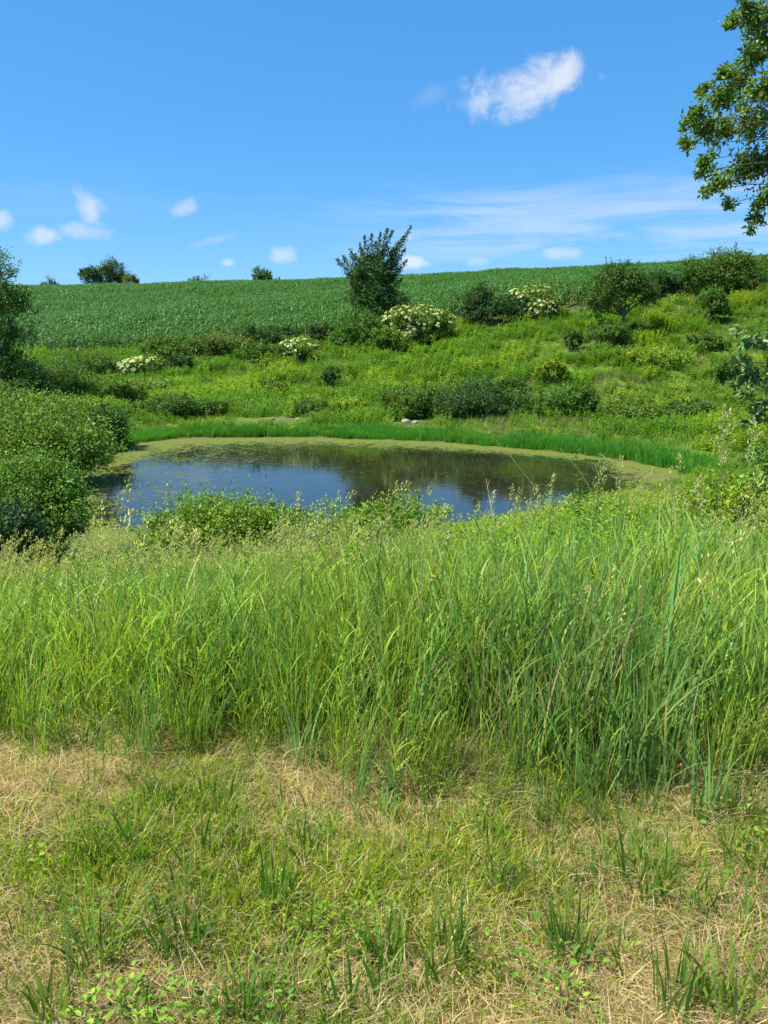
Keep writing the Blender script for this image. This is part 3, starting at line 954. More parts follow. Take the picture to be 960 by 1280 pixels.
# --- coarser growth round the pond and on the hillside
mead = []
for s in range(8):    # 0..7 grass
    G_, r = grass_clump(400 + s, 34, .30, .42, .022, (.14, .255, .028) if s % 2 else (.195, .31, .03), (.05, .5), 3, dry=.03, wind=.05)
    mead.append(G_.mesh('meadow_sprig', M_FARGRASS))
for s in range(5):    # 8..12 leafy forbs
    mead.append(forb_mesh(420 + s, .55, 12, (.12, .24, .022), .12, .05, .32, 11).mesh('meadow_sprig', M_FARGRASS))
for s in range(4):    # 13..16 yellow-green forbs
    mead.append(forb_mesh(430 + s, .60, 13, (.22, .33, .025), .12, .055, .32, 11).mesh('meadow_sprig', M_FARGRASS))
for s in range(2):    # 17..18 browned grass
    G_, r = grass_clump(440 + s, 30, .3, .4, .02, (.16, .19, .06), (.05, .5), 3, dry=.35, dry_col=(.32, .24, .14))
    mead.append(G_.mesh('meadow_sprig', M_FARGRASS))


def corn_edge(x):
    """Y of the foot of the corn field"""
    return 60.5 + 1.2 * np.sin(x * .07) - 0.02 * x


x, y = frand(52000, -52, 56, 9, 72)
k = (y < corn_edge(x) + 1.0) & in_view(x, y, 4.0, 1.25) & ((y > 17) | (x < -9.5))
x, y = x[k], y[k]
k = pond_sd(x, y) > .05
x, y = x[k], y[k]
k = off_bushes(x, y)
x, y = x[k], y[k]
mz = zip([at(355, 537, 36.3), at(510, 545, 35.0)], [1.0, .5])
for c0, rr in mz:
    k = np.hypot((x - c0[0]) / 1.9, y - c0[1]) > rr
    x, y = x[k], y[k]
n = len(x)
f1 = fbm(x / 3.2, y / 3.0, 71); f2 = fbm(x / 2.2 + 40, y / 2.0, 72); f3 = fbm(x / 6 + 7, y / 5, 73)
u = rng.uniform(size=n)
vid = rng.integers(0, 8, n)
vid = np.where(u < np.clip((f1 - .45) * 5, 0.03, .7), rng.integers(8, 13, n), vid)
vid = np.where(rng.uniform(size=n) < np.clip((f2 - .58) * 6, 0, .4), rng.integers(13, 17, n), vid)
vid = np.where(rng.uniform(size=n) < np.clip((f3 - .56) * 5, 0, .6) * (x > 2), rng.integers(17, 19, n), vid)
sz = rng.uniform(.65, 1.2, n) * (.7 + .6 * fbm(x / 2.5, y / 2.5, 74))
sz = np.where((vid > 7) & (vid < 17), sz * 1.2, sz)
sz *= .5 + .5 * np.clip((pond_sd(x, y) - 1.5) / 4, 0, 1)
scatter('hillside_meadow', np.stack([x, y, height(x, y)], 1), np.stack([rng.normal(0, .1, n), rng.normal(0, .1, n), rng.uniform(0, 6.28, n)], 1), np.stack([sz * 1.1, sz * 1.1, sz], 1),
        vid, mead, 'rough green and yellow green grass and weeds on the hillside beyond the pond', 'grass')

# --- sedge fringe on the far shore
sed = []
for s in range(5):
    G_, r = grass_clump(460 + s, 60, .22, .34, .014, (.08, .27, .028) if s % 2 else (.11, .30, .03), (.02, .4), 3, dry=.0, wind=.05, amt=.15)
    sed.append(G_.mesh('sedge_sprig', M_FARGRASS))
x, y = frand(60000, POND[:, 0].min() - 4, POND[:, 0].max() + 5, 17, POND[:, 1].max() + 4)
sd = pond_sd(x, y)
wband = 1.1 + 1.1 * (fbm(x / 1.7, y * 0, 81) - .4) + .3 * np.clip((x - 4) / 8, 0, 1)
k = (sd > -.35 + .7 * fbm(x / 1.3, y / 1.3, 84)) & (sd < wband) & (y > 25 - np.clip(x, 0, 20) * .25)
x, y, sd = x[k], y[k], sd[k]
k = rng.uniform(size=len(x)) < .75
x, y = x[k], y[k]
n = len(x)
sz = rng.uniform(.6, 1.2, n) * (.45 + 1.1 * fbm(x / 1.1, y / 1.1, 83))
scatter('sedge_fringe', np.stack([x, y, np.maximum(height(x, y), WATER - .01)], 1), np.stack([rng.normal(0, .06, n), rng.normal(0, .06, n), rng.uniform(0, 6.28, n)], 1),
        np.repeat(sz[:, None], 3, 1), rng.integers(0, 5, n), sed, 'vivid green sedge fringe along the far shore of the pond', 'sedge')


# ------------------------------------------------------------------ corn
def corn_mesh(seed, h=1.5):
    r = np.random.default_rng(seed); G_ = Geo()
    tube(G_, [(0, 0, -.05), (0, 0, h * .55), (r.normal() * .02, r.normal() * .02, h * .8)], [.014, .011, .006], (.09, .16, .04), 4)
    n = 9
    ph = r.uniform(0, pi) + np.arange(n) * pi + r.normal(0, .35, n)
    z0 = np.linspace(.12, .78, n) * h
    t = np.linspace(0, 1, 5)[None, :, None]
    d = np.stack([np.cos(ph), np.sin(ph), 0 * ph], 1)[:, None]
    ln = (r.uniform(.6, .9, n) * (1 - .35 * np.abs(np.linspace(-1, 1, n))))[:, None, None]
    rise = r.uniform(.5, .95, n)[:, None, None]
    c = np.stack([0 * z0, 0 * z0, z0], 1)[:, None] + d * ln * t + np.array([0, 0, 1.0]) * ln * (rise * t * 1.6 - 1.55 * t ** 2 * r.uniform(.7, 1.2, n)[:, None, None])
    side = np.cross(d, np.array([0, 0, 1.0])) + np.array([0, 0, .3])
    w = .10 * (np.minimum(1, .5 + 2 * t) * (1 - t ** 2) + .04) * .5
    V = np.stack([c - side * w, c + side * w], 2).reshape(-1, 3)
    i = (np.arange(n) * 10)[:, None] + (np.arange(4) * 2)[None]
    F_ = np.stack([i, i + 1, i + 3, i + 2], -1).reshape(-1, 4)
    G_.add(V, F_, np.repeat(vary((.072, .172, .024), n, r, .15, .06), 10, 0))
    return G_


corn_variants = [corn_mesh(500 + s).mesh('corn_plant', M_CORN) for s in range(7)]
th = radians(62)                       # the drills run obliquely up the hill
A_, B_ = np.meshgrid(np.arange(-190, 190, .20), np.arange(-190, 190, .85))
A_ = A_ + rng.normal(0, .03, A_.shape); B_ = B_ + rng.normal(0, .03, B_.shape) + .25 * np.sin(A_ / 14)
X = (A_ * cos(th) - B_ * sin(th)).ravel(); Y = (A_ * sin(th) + B_ * cos(th)).ravel() + 110
k = (Y > corn_edge(X) + 1.2) & (Y < 175) & in_view(X, Y, 6.0, 1.1)
X, Y = X[k], Y[k]
k = rng.uniform(size=len(X)) < np.clip(.35 + 1.3 * fbm(X / 3, Y / 5, 95), 0, .98)
X, Y = X[k], Y[k]
order = np.argsort(Y - corn_edge(X), kind='stable')
fi = order[np.abs(X[order] / (Y[order] * 1.03) * 961 + 480 - 250) < 230][:300]
mask = np.ones(len(X), bool); mask[fi] = False
Z = height(X, Y)
n = len(X)
scl = rng.uniform(.82, 1.15, n) * (.75 + .5 * fbm(X / 7, Y / 9, 91))
rz_ = rng.uniform(0, 6.28, n)
mm = mask
scatter('corn_crop', np.stack([X, Y, Z], 1)[mm], np.stack([rng.normal(0, .05, n), rng.normal(0, .05, n), rz_], 1)[mm], np.repeat(scl[:, None], 3, 1)[mm],
        rng.integers(0, 7, n)[mm], corn_variants, 'dark green young corn covering the hill up to the skyline', 'corn crop')
for j in fi:
    o = link('corn_plant', corn_variants[j % 7], None, (X[j], Y[j], Z[j]), rz_[j])
    o.scale = (scl[j],) * 3
    tag(o, 'young green corn plant in the front rows at the foot of the field', 'corn plant', 'corn plants in the front rows of the field')


# ------------------------------------------------------------------ shrubs and trees
def crown(G_, lobes, n, ll, lw, col, r, clump=.16, per=26, shoots=0, shoot_len=.3, six=False, up=.55, fill=.55, amt=.2, yel=.12, updir=.6):
    """leaves gathered in clumps over a set of ellipsoid lobes; lobes: (centre, radii)"""
    lobes = [(np.array(c, float), np.array(q_, float)) for c, q_ in lobes]
    wgt = np.array([(q_[0] * q_[1] * q_[2]) ** (2 / 3) for c, q_ in lobes]); wgt /= wgt.sum()
    nc = max(6, int(n / per))
    li = r.choice(len(lobes), nc, p=wgt)
    d = norm(r.normal(size=(nc, 3))); d[:, 2] = np.where((d[:, 2] < 0) & (r.uniform(size=nc) < updir), -d[:, 2], d[:, 2])
    Cc = np.array([lobes[i][0] for i in li]); Rr = np.array([lobes[i][1] for i in li])
    rad = 1 - fill * r.uniform(0, 1, nc) ** 1.6
    rad *= r.uniform(.86, 1.14, nc)
    cen = Cc + d * Rr * rad[:, None]
    msz = Rr.mean(1) * clump * r.uniform(.6, 1.5, nc)
    # leaves of the clumps, drawn out along the clump's own twig
    m = per
    tw = norm(d + r.normal(size=(nc, 3)) * .5 + np.array([0, 0, .35]))
    s_ = r.normal(size=(nc, m, 3)) * msz[:, None, None] * .55 + tw[:, None] * (r.uniform(-1.2, 1.3, (nc, m)) * msz[:, None])[..., None]
    pos_ = (cen[:, None] + s_).reshape(-1, 3)
    out_ = np.repeat(norm(d / Rr), m, 0)
    N_ = len(pos_)
    nrm = norm(out_ * .5 + np.array([0, 0, up]) + r.normal(size=(N_, 3)) * .55)
    ax = norm(out_ * .6 + np.repeat(tw, m, 0) * .3 + r.normal(size=(N_, 3)) * .7)
    cl = vary(col, nc, r, amt * .7, yel); cl = np.repeat(cl, m, 0) * (1 + amt * r.normal(size=(N_, 1)).clip(-2, 2) * .6)
    leaves(G_, pos_, ax, nrm, ll * r.uniform(.6, 1.3, N_), lw * r.uniform(.7, 1.3, N_), cl.clip(.002, .9), six=six)
    for i in range(shoots):
        c, q_ = lobes[r.choice(len(lobes), p=wgt)]
        dd = norm(r.normal(size=3)); dd[2] = abs(dd[2]) + .2; dd = norm(dd)
        a = c + dd * q_ * .9; b = a + norm(dd + r.normal(size=3) * .3 + np.array([0, 0, .3])) * shoot_len * r.uniform(.5, 1.3)
        shoot(G_, a, b, max(6, int(per * .8)), ll, lw, col, r, msz.mean() * .3, six, amt, yel)
    return cen


def shoot(G_, a, b, m, ll, lw, col, r, spread, six=False, amt=.2, yel=.12, twig=None, sag=0.0):
    t = r.uniform(0, 1, m)
    a = np.asarray(a, float); b = np.asarray(b, float)
    L = np.linalg.norm(b - a)
    pos_ = a + (b - a) * t[:, None] + r.normal(size=(m, 3)) * (spread * (1.15 - t))[:, None]
    pos_[:, 2] += sag * L * 4 * t * (1 - t)
    ax = norm((b - a) / L * .7 + r.normal(size=(m, 3)) * .6)
    nrm = norm(np.array([0, 0, .6]) + r.normal(size=(m, 3)) * .5)
    cl = vary(col, 1, r, amt * .6, yel).repeat(m, 0) * (1 + amt * .6 * r.normal(size=(m, 1)))
    leaves(G_, pos_, ax, nrm, ll * r.uniform(.6, 1.3, m), lw * r.uniform(.7, 1.3, m), cl.clip(.002, .9), six=six)
    if twig is not None:
        tube(twig, bez(a, b, 4, sag, r, .02), np.linspace(.012, .004, 4) * max(.4, min(1.5, L)), (.1, .08, .06), 4)


def place(px, Y):
    """world X and ground height for image column px at distance Y"""
    X = (px - 480) / 961 * Y
    for _ in range(3):
        z = h1(X, Y)
        X = (px - 480) / 961 * (Y * cos(PITCH) - (z - EYE) * sin(PITCH))
    return X, z, (Y * cos(PITCH) - (z - EYE) * sin(PITCH)) / 961


def dome_lobes(w, d, h, r, k=6, lift=0.0):
    w = w * 1.16; d = d * 1.1; h = h * 1.03
    L = [((0, 0, h * .46 + lift * .5), (w * .38, d * .38, h * .46))]
    for i in range(k):
        a = r.uniform(0, 2 * pi); q_ = r.uniform(.45, 1.0)
        rr = r.uniform(.17, .27)
        zz = h * r.uniform(.22, .78) * (1.12 - .35 * q_) + lift * .5
        L.append(((cos(a) * w * .5 * q_ * .72, sin(a) * d * .5 * q_ * .72, zz), (w * rr, d * rr, min(h * rr * 1.15, zz * .95))))
    return L


def bush(name, label, cat, px, top, Y, wpx, col, seed, dense=1.0, leaf=None, depth=.8, blossoms=0, shoots=10, trunk=0.0, group=None, lobes=None, lw=.5,
         mat=None, k=6, six=False, amt=.2, yel=.12, per=46, clump=.20, sink=.0, fill=.4, bl_col=(.68, .72, .33)):
    r = np.random.default_rng(seed)
    X, z0, s = place(px, Y)
    H = at(px, top, Y)[2] - z0 + sink
    Wd = wpx * s
    root = link(name, None, None, (X, Y, z0 - sink))
    tag(root, label, cat, group)
    ll = leaf if leaf else min(.26, max(.05, 2.6 * s))
    G_ = Geo(); T_ = Geo()
    LB = lobes(Wd, Wd * depth, H, r) if lobes else dome_lobes(Wd, Wd * depth, H - trunk, r, k)
    LB = [((c[0], c[1], c[2] + trunk), q_) for c, q_ in LB]
    area = sum((q_[0] * q_[1] + q_[1] * q_[2] + q_[0] * q_[2]) * 4.2 for c, q_ in LB)
    n = int(min(60000, max(500, dense * 1.5 * area / (ll * ll * lw))))
    crown(G_, LB, n, ll, ll * lw, col, r, shoots=shoots, shoot_len=max(Wd, H) * .13, six=six, amt=amt, yel=yel, per=per, clump=clump, fill=fill)
    link('crown', G_.mesh('crown', mat or (M_FARLEAF if Y > 30 else M_LEAF)), root)
    # stems
    if trunk > .2:
        rt = max(.05, H * .018)
        tube(T_, bez((0, 0, -.2), (r.normal() * .1, 0, trunk + (H - trunk) * .35), 6, 0, r, .03), np.linspace(rt * 1.3, rt * .6, 6), (.1, .08, .06), 8)
        nb_ = 0
        for c, q_ in LB[1:]:
            tube(T_, bez((0, 0, trunk * r.uniform(.7, 1.0)), c, 5, .04, r, .03), np.linspace(rt * .6, rt * .15, 5), (.1, .08, .06), 5)
        link('trunk', T_.mesh('trunk', M_BARK, True), root)
    else:
        for c, q_ in LB[:6]:
            tube(T_, bez((r.normal() * .06 * Wd, r.normal() * .06 * Wd, -.1), c, 5, .03, r, .04), np.linspace(.035, .008, 5), (.1, .08, .06), 5)
        link('stem', T_.mesh('stem', M_BARK, True), root)
    if blossoms:
        B_ = Geo()
        for i in range(int(blossoms * 1.4)):
            c, q_ = LB[r.integers(len(LB))]
            dd = norm(r.normal(size=3) + np.array([-.25, -.9, .8])); c = np.array(c); q_ = np.array(q_)
            p = c + dd * q_ * r.uniform(1.05, 1.2)
            m = 34
            nn = norm(dd + np.array([0, -.15, .9]))
            ux = norm(np.cross(nn, [.3, .8, .1])); uy = np.cross(nn, ux)
            a = r.uniform(0, 2 * pi, m); q2 = np.sqrt(r.uniform(0, 1, m)) * r.uniform(.08, .16)
            pp = p + ux * (np.cos(a) * q2)[:, None] + uy * (np.sin(a) * q2)[:, None] - nn * (q2 ** 2 * 1.5)[:, None] + nn * .05
            leaves(B_, pp, norm(r.normal(size=(m, 3)) * .5 + ux), np.tile(nn, (m, 1)) + r.normal(size=(m, 3)) * .3, np.full(m, .065), np.full(m, .055), vary(bl_col, m, r, .08, .04))
        link('blossoms', B_.mesh('blossoms', M_PETAL), root)['kind'] = 'stuff'
    return root


for (nm, lab, cat, px, top, Y, wpx, col, sd_, ex) in SH:
    ex = dict(ex)
    if Y < 14 and 'leaf' not in ex:
        ex['leaf'] = .05; ex.setdefault('lw', .55)
    elif Y < 32 and 'leaf' not in ex:
        ex['leaf'] = .095
    bush(nm, lab, cat, px, top, Y, wpx, col, sd_, **ex)


# --- central tree with upswept branches
def upswept(name, label, px, base_w, top, Y, col, seed, tips, leaf, body):
    r = np.random.default_rng(seed)
    X, z0, s = place(px, Y)
    root = link(name, None, None, (X, Y, z0)); tag(root, label, 'tree')
    G_ = Geo(); T_ = Geo()
    crown(G_, body(s, z0), 14000, leaf, leaf * .45, col, r, shoots=20, shoot_len=.7, per=24)
    for (tx, ty, fx, fy) in tips:
        b = at(tx, ty, Y + r.normal() * .5) - np.array([X, Y, z0])
        a = at(fx, fy, Y) - np.array([X, Y, z0])
        b[1] += r.normal() * .9
        L = np.linalg.norm(b - a)
        mid = (a + b) / 2 + np.array([0, 0, -.06 * L])
        shoot(G_, a, mid, int(190 * L / 2), leaf, leaf * .42, col, r, .26, twig=T_)
        shoot(G_, mid, b, int(130 * L / 2), leaf, leaf * .42, col, r, .17, twig=T_)
    H = at(px, top, Y)[2] - z0
    tube(T_, bez((0, 0, -.3), (0, 0, H * .5), 6, 0, r, .02), np.linspace(.2, .09, 6), (.1, .08, .06), 8)
    link('crown', G_.mesh('crown', M_FARLEAF), root)
    link('trunk', T_.mesh('trunk', M_BARK, True), root)


def body_c(s, z0):
    Z = lambda py: at(470, py, 59)[2] - z0
    return [((-3 * s, 0, Z(352)), (27 * s, 24 * s, 27 * s)), ((0, 0, Z(378)), (36 * s, 30 * s, 20 * s)), ((12 * s, .3, Z(385)), (34 * s, 28 * s, 16 * s)), ((-14 * s, 0, Z(345)), (16 * s, 16 * s, 22 * s)),
            ((12 * s, 0, Z(332)), (16 * s, 16 * s, 22 * s)), ((2 * s, 0, Z(400)), (30 * s, 24 * s, 18 * s))]


upswept('tree', 'big dark central tree with upswept ragged branches above the skyline', 470, 0, 285, 59, (.045, .10, .025), 90,
        [(513, 285, 472, 350), (505, 296, 470, 350), (490, 290, 466, 345), (476, 294, 465, 345), (484, 288, 470, 335), (465, 293, 462, 340), (449, 300, 458, 345), (444, 318, 455, 350), (428, 318, 450, 352), (421, 324, 452, 356), (437, 310, 452, 350),
         (452, 308, 462, 350), (506, 312, 474, 352), (508, 327, 478, 356), (500, 335, 478, 360), (433, 342, 450, 362), (498, 303, 474, 345), (512, 372, 488, 384), (515, 392, 490, 396), (430, 372, 450, 380), (470, 300, 468, 340), (456, 296, 464, 340), (438, 352, 450, 370), (502, 350, 480, 370)], .17, body_c)


# --- leaning lone tree on the slope
def lobes_lone(w, d, h, r):
    L = [((-.02 * w, 0, h * .62), (w * .33, d * .33, h * .27)), ((-.22 * w, 0, h * .50), (w * .24, d * .26, h * .26)), ((.22 * w, .1, h * .58), (w * .26, d * .26, h * .18)), ((-.3 * w, -.2, h * .33), (w * .15, d * .18, h * .18)),
         ((.0, 0, h * .80), (w * .2, d * .2, h * .17)), ((.34 * w, 0, h * .52), (w * .15, d * .18, h * .13)), ((-.12 * w, .3, h * .78), (w * .16, d * .2, h * .15)), ((.12 * w, -.3, h * .72), (w * .2, d * .2, h * .15)), ((-.1 * w, -.5, h * .44), (w * .2, d * .2, h * .16))]
    return L


def lone_tree(name, label, px, top, Y, wpx, col, seed, lean=(0.0, 0), lobes=lobes_lone, n=14000, leaf=.15, rt=.13, fork=.28):
    r = np.random.default_rng(seed)
    X, z0, s = place(px, Y)
    H = at(px, top, Y)[2] - z0; w = wpx * s
    root = link(name, None, None, (X, Y, z0)); tag(root, label, 'tree')
    G_ = Geo(); T_ = Geo(); LB = lobes(w, w * .9, H, r)
    crown(G_, LB, n, leaf, leaf * .5, col, r, shoots=40, shoot_len=.6, per=22, fill=.75)
    f = np.array([lean[0], lean[1], H * fork])
    tube(T_, bez((0, 0, -.3), f, 6, 0, r, .02), np.linspace(rt, rt * .7, 6), (.1, .08, .06), 9)
    for c, q_ in LB:
        tube(T_, bez(f, c, 6, .05, r, .03), np.linspace(rt * .55, rt * .12, 6), (.1, .08, .06), 6)
    link('crown', G_.mesh('crown', M_FARLEAF), root)
    link('trunk', T_.mesh('trunk', M_BARK, True), root)
    return root


lone_tree('tree', 'lone dark green tree with a bare leaning trunk on the right slope', 772, 325, 54, 100, (.075, .15, .025), 95, (.35, 0))


def lobes_left(w, d, h, r):
    return [((0, 0, h * .82), (w * .28, d * .28, h * .15)), ((-.12 * w, 0, h * .68), (w * .36, d * .36, h * .16)), ((.17 * w, 0, h * .60), (w * .26, d * .28, h * .13)), ((-.2 * w, 0, h * .46), (w * .34, d * .34, h * .16)),
            ((.12 * w, .2, h * .44), (w * .25, d * .25, h * .11)), ((.02 * w, 0, h * .30), (w * .27, d * .27, h * .11)), ((.34 * w, 0, h * .70), (w * .09, d * .1, h * .04)), ((-.3 * w, 0, h * .84), (w * .24, d * .24, h * .13)), ((0, 0, h * .2), (w * .36, d * .3, h * .14)), ((.2 * w, -.2, h * .14), (w * .3, d * .3, h * .12))]


lone_tree('tree', 'dark tree cut by the left edge of the picture in front of the corn', 6, 305, 41, 112, (.075, .155, .022), 97, (.1, 0), lobes_left, 20000, .125, .16, .25)


# --- near tree at the right, its trunk outside the picture, branches hanging into it
def near_tree():
    r = np.random.default_rng(120)
    TX, TY = 8.4, 11.0
    z0 = h1(TX, TY)
    root = link('tree', None, None, (TX, TY, z0)); tag(root, 'near tree whose leafy branches hang into the picture at the right edge', 'tree')
    O = np.array([TX, TY, z0]); G_ = Geo(); T_ = Geo(); G2 = Geo()
    col = (.14, .24, .04)
    cl = [(950, 25, 30), (935, 12, 18), (915, 28, 12), (940, 70, 22), (957, 60, 20), (925, 105, 26), (908, 92, 12), (900, 122, 20), (880, 112, 9), (878, 160, 20), (862, 150, 11), (858, 180, 9), (872, 140, 12), (905, 160, 26), (940, 150, 34), (886, 200, 13),
          (900, 225, 18), (886, 238, 9), (878, 215, 7), (930, 210, 28), (955, 200, 30), (912, 255, 9), (950, 255, 13), (946, 272, 9), (940, 284, 5), (958, 110, 24), (965, 240, 18)]
    off = [(990 + 60 * r.uniform(0, 4), r.uniform(-140, 260), r.uniform(30, 50)) for _ in range(34)]
    limb = [np.array([8.2, 10.8, z0 + 2.6]), np.array([7.6, 10.2, z0 + 3.6]), np.array([8.6, 10.4, z0 + 5.0]), np.array([9.6, 12.0, z0 + 5.6]), np.array([8.4, 12.0, z0 + 6.2])]
    base_ = np.array([TX, TY, z0])
    tube(T_, np.array([base_ + (0, 0, -.3), base_ + (.05, 0, 1.2), base_ + (-.05, -.05, 2.4), base_ + (.1, .1, 4.2), base_ + (.2, .3, 6.2)]) - O, [.24, .19, .16, .11, .05], (.1, .08, .06), 10)
    for px, py, q_ in cl + off:
        Y = 9.3 + r.normal() * .35 if px < 970 else r.uniform(8.5, 13.5)
        c = at(px, py, Y); s = Y / 961
        src = limb[int(np.argmin([np.linalg.norm(l - c) for l in limb]))]
        tube(T_, bez(src, c, 9, .10, r, .022) - O, np.linspace(.02, .003, 9), (.1, .08, .06), 5)
        rad = q_ * s
        inside = px < 970
        m = int(1.7 * (4.2 * q_) ** 1.22 * (1.0 if inside else 1.0))
        # twigs radiating, leaves sitting along them
        for t_ in range(max(3, m // 14)):
            d = norm(r.normal(size=3) + np.array([-.2, 0, -.1]))
            b = c + d * rad * r.uniform(.45, 1.15); a = c + r.normal(size=3) * rad * .25
            shoot(G_, a - O, b - O, 15, .052, .025, col, r, .035, True, .25, .2)
            tube(T_, bez(a, b, 3) - O, [.006, .004, .002], (.1, .08, .06), 3)
    for l0, l1 in [(base_ + (0, 0, 2.2), limb[0]), (limb[0], limb[1]), (base_ + (-.05, -.05, 2.6), limb[1]), (base_ + (.1, .1, 4.2), limb[2]), (base_ + (.1, .1, 4.2), limb[3]), (base_ + (.1, .1, 4.6), limb[4])]:
        tube(T_, bez(l0, l1, 6, .03, r, .02) - O, np.linspace(.09, .05, 6), (.1, .08, .06), 7)
    # low drooping branch, paler leaves
    for px, py, q_ in [(938, 422, 13), (925, 412, 7), (957, 428, 14), (925, 452, 10), (942, 466, 17), (922, 478, 9), (960, 470, 16), (935, 492, 11), (950, 515, 13), (938, 528, 7), (962, 505, 12), (985, 440, 25), (1010, 470, 30), (990, 510, 22)]:
        Y = 8.0 + r.normal() * .25
        c = at(px, py, Y); rad = q_ * Y / 961
        tube(T_, bez(np.array([7.6, 9.6, z0 + 1.9]), c, 6, .05, r, .03) - O, np.linspace(.02, .005, 6), (.16, .14, .12), 5)
        for t_ in range(max(3, int(q_ * .55))):
            d = norm(r.normal(size=3) + np.array([-.2, 0, -.35])); a = c + r.normal(size=3) * rad * .2; b = c + d * rad * r.uniform(.5, 1.1)
            shoot(G2, a - O, b - O, 11, .07, .034, (.15, .24, .08), r, .03, True, .35, .1)
    tube(T_, bez(base_ + (0, 0, 1.6), np.array([7.6, 9.6, z0 + 1.9]), 6, .05, r, .02) - O, np.linspace(.06, .03, 6), (.16, .14, .12), 6)
    link('crown', G_.mesh('crown', M_LEAF), root)
    lb = link('low_branch', G2.mesh('low_branch', M_LEAF), root); lb['label'] = 'drooping low branch with paler green leaves'
    link('trunk', T_.mesh('trunk', M_BARK, True), root)


near_tree()


# ------------------------------------------------------------------ single plants one can point at
def sight(px, py):
    u, yw, zw = ray(px, py)
    Y = np.geomspace(.8, 120, 900); Xs = u * Y / yw; Zs = EYE + zw * Y / yw
    hh = height(Xs, Y); i = int(np.argmax(Zs < hh))
    return Xs[i], Y[i], hh[i]


TUFT = 'grass tufts standing in the mown verge'
for i, (px, py, hpx, lab, c, wd, spread) in enumerate([
        (115, 1085, 42, 'dark leafy low tuft on the left of the mown verge', (0.140, 0.242, .035), .010, .5),
        (345, 1130, 78, 'upright dark green tuft left of the middle of the mown verge', (0.112, 0.209, .035), .008, .25),
        (228, 1200, 95, 'dark blue green tuft standing in bare straw at the lower left', (0.112, 0.220, .045), .008, .3),
        (118, 1210, 100, 'thin leaning tuft at the lower left beside the blue green tuft', (0.182, 0.264, .04), .006, .5),
        (65, 1275, 90, 'broad tuft in the bottom left corner', (0.182, 0.275, .04), .008, .35),
        (480, 1200, 80, 'bright green tuft low in the middle of the verge', (0.224, 0.308, .04), .007, .4),
        (560, 1215, 105, 'loose light green tuft with wide blades right of the bottom middle', (0.168, 0.264, .05), .009, .5),
        (630, 1115, 55, 'small dark tuft right of the middle of the verge', (0.126, 0.220, .035), .006, .35),
        (805, 1115, 100, 'large bright tuft with curved blades on the right of the verge', (0.182, 0.297, .045), .009, .55),
        (712, 1200, 90, 'upright tuft with dark blades between two bright tufts at lower right', (0.126, 0.231, .035), .007, .25),
        (845, 1268, 110, 'tall stiff tuft at the bottom right', (0.140, 0.242, .04), .008, .25),
        (905, 1275, 100, 'wide bladed yellow green tuft in the bottom right corner', (0.182, 0.264, .04), .011, .45),
        (930, 1030, 60, 'light green tuft at the right edge near the tall grass', (0.154, 0.242, .045), .006, .4),
        (550, 1000, 52, 'thin grass tuft just below the tall grass in the middle', (0.112, 0.198, .04), .006, .3),
        (300, 1278, 75, 'low tuft with fine blades at the bottom edge left of the middle', (0.126, 0.220, .04), .006, .4),
        (690, 1040, 60, 'feathery pale tuft at the right below the tall grass', (0.168, 0.253, .05), .005, .4),
        (200, 1010, 50, 'short bright tuft at the left near the dead straw', (0.140, 0.242, .035), .006, .4)]):
    X, Y, Z = sight(px, py)
    s = Y * cos(PITCH) + (EYE - Z) * sin(PITCH)
    H = hpx * s / 961 * 1.15
    G_, r = grass_clump(700 + i, 44 if wd > .007 else 60, H * .26, H, wd, c, (.05, spread * 1.3), 6, dry=.03, amt=.2, droop=.4)
    o = link('grass_tuft', G_.mesh('grass_tuft', M_GRASS), None, (X, Y, Z), 0)
    tag(o, lab, 'grass tuft', TUFT)

# dark thistle-like weed in the verge and leafy weeds in the tall grass
for i, (px, py, hpx, lab, c, kw) in enumerate([
        (463, 1005, 62, 'dark blue green upright weed in front of the tall grass', (.035, .12, .05), dict(nst=4, ll=.035, lw=.010, rad=.05, per=26)),
        (430, 905, 140, 'upright bright leafy weed rising from the tall grass in the middle', (.10, .25, .04), dict(nst=2, ll=.10, lw=.024, rad=.03, per=24)),
        (570, 800, 110, 'dark leafy weed in the tall grass right of the middle', (.05, .16, .03), dict(nst=5, ll=.07, lw=.02, rad=.1, per=26)),
        (735, 760, 170, 'tall leafy weed standing highest in the grass on the right', (.09, .22, .035), dict(nst=6, ll=.09, lw=.024, rad=.12, per=34)),
        (780, 830, 120, 'leafy weed in the grass right of the tallest weed', (.10, .24, .04), dict(nst=5, ll=.08, lw=.02, rad=.1, per=26)),
        (625, 745, 85, 'bright goldenrod-like weed clump near the water', (.15, .28, .035), dict(nst=8, ll=.08, lw=.022, rad=.2, per=26))]):
    X, Y, Z = sight(px, py)
    s = Y * cos(PITCH) + (EYE - Z) * sin(PITCH)
    G_ = forb_mesh(760 + i, hpx * s / 961 * 1.08, kw['nst'], c, kw['ll'], kw['lw'], kw['rad'], kw['per'])
    tag(link('weed', G_.mesh('weed', M_GRASS), None, (X, Y, Z)), lab, 'weed')

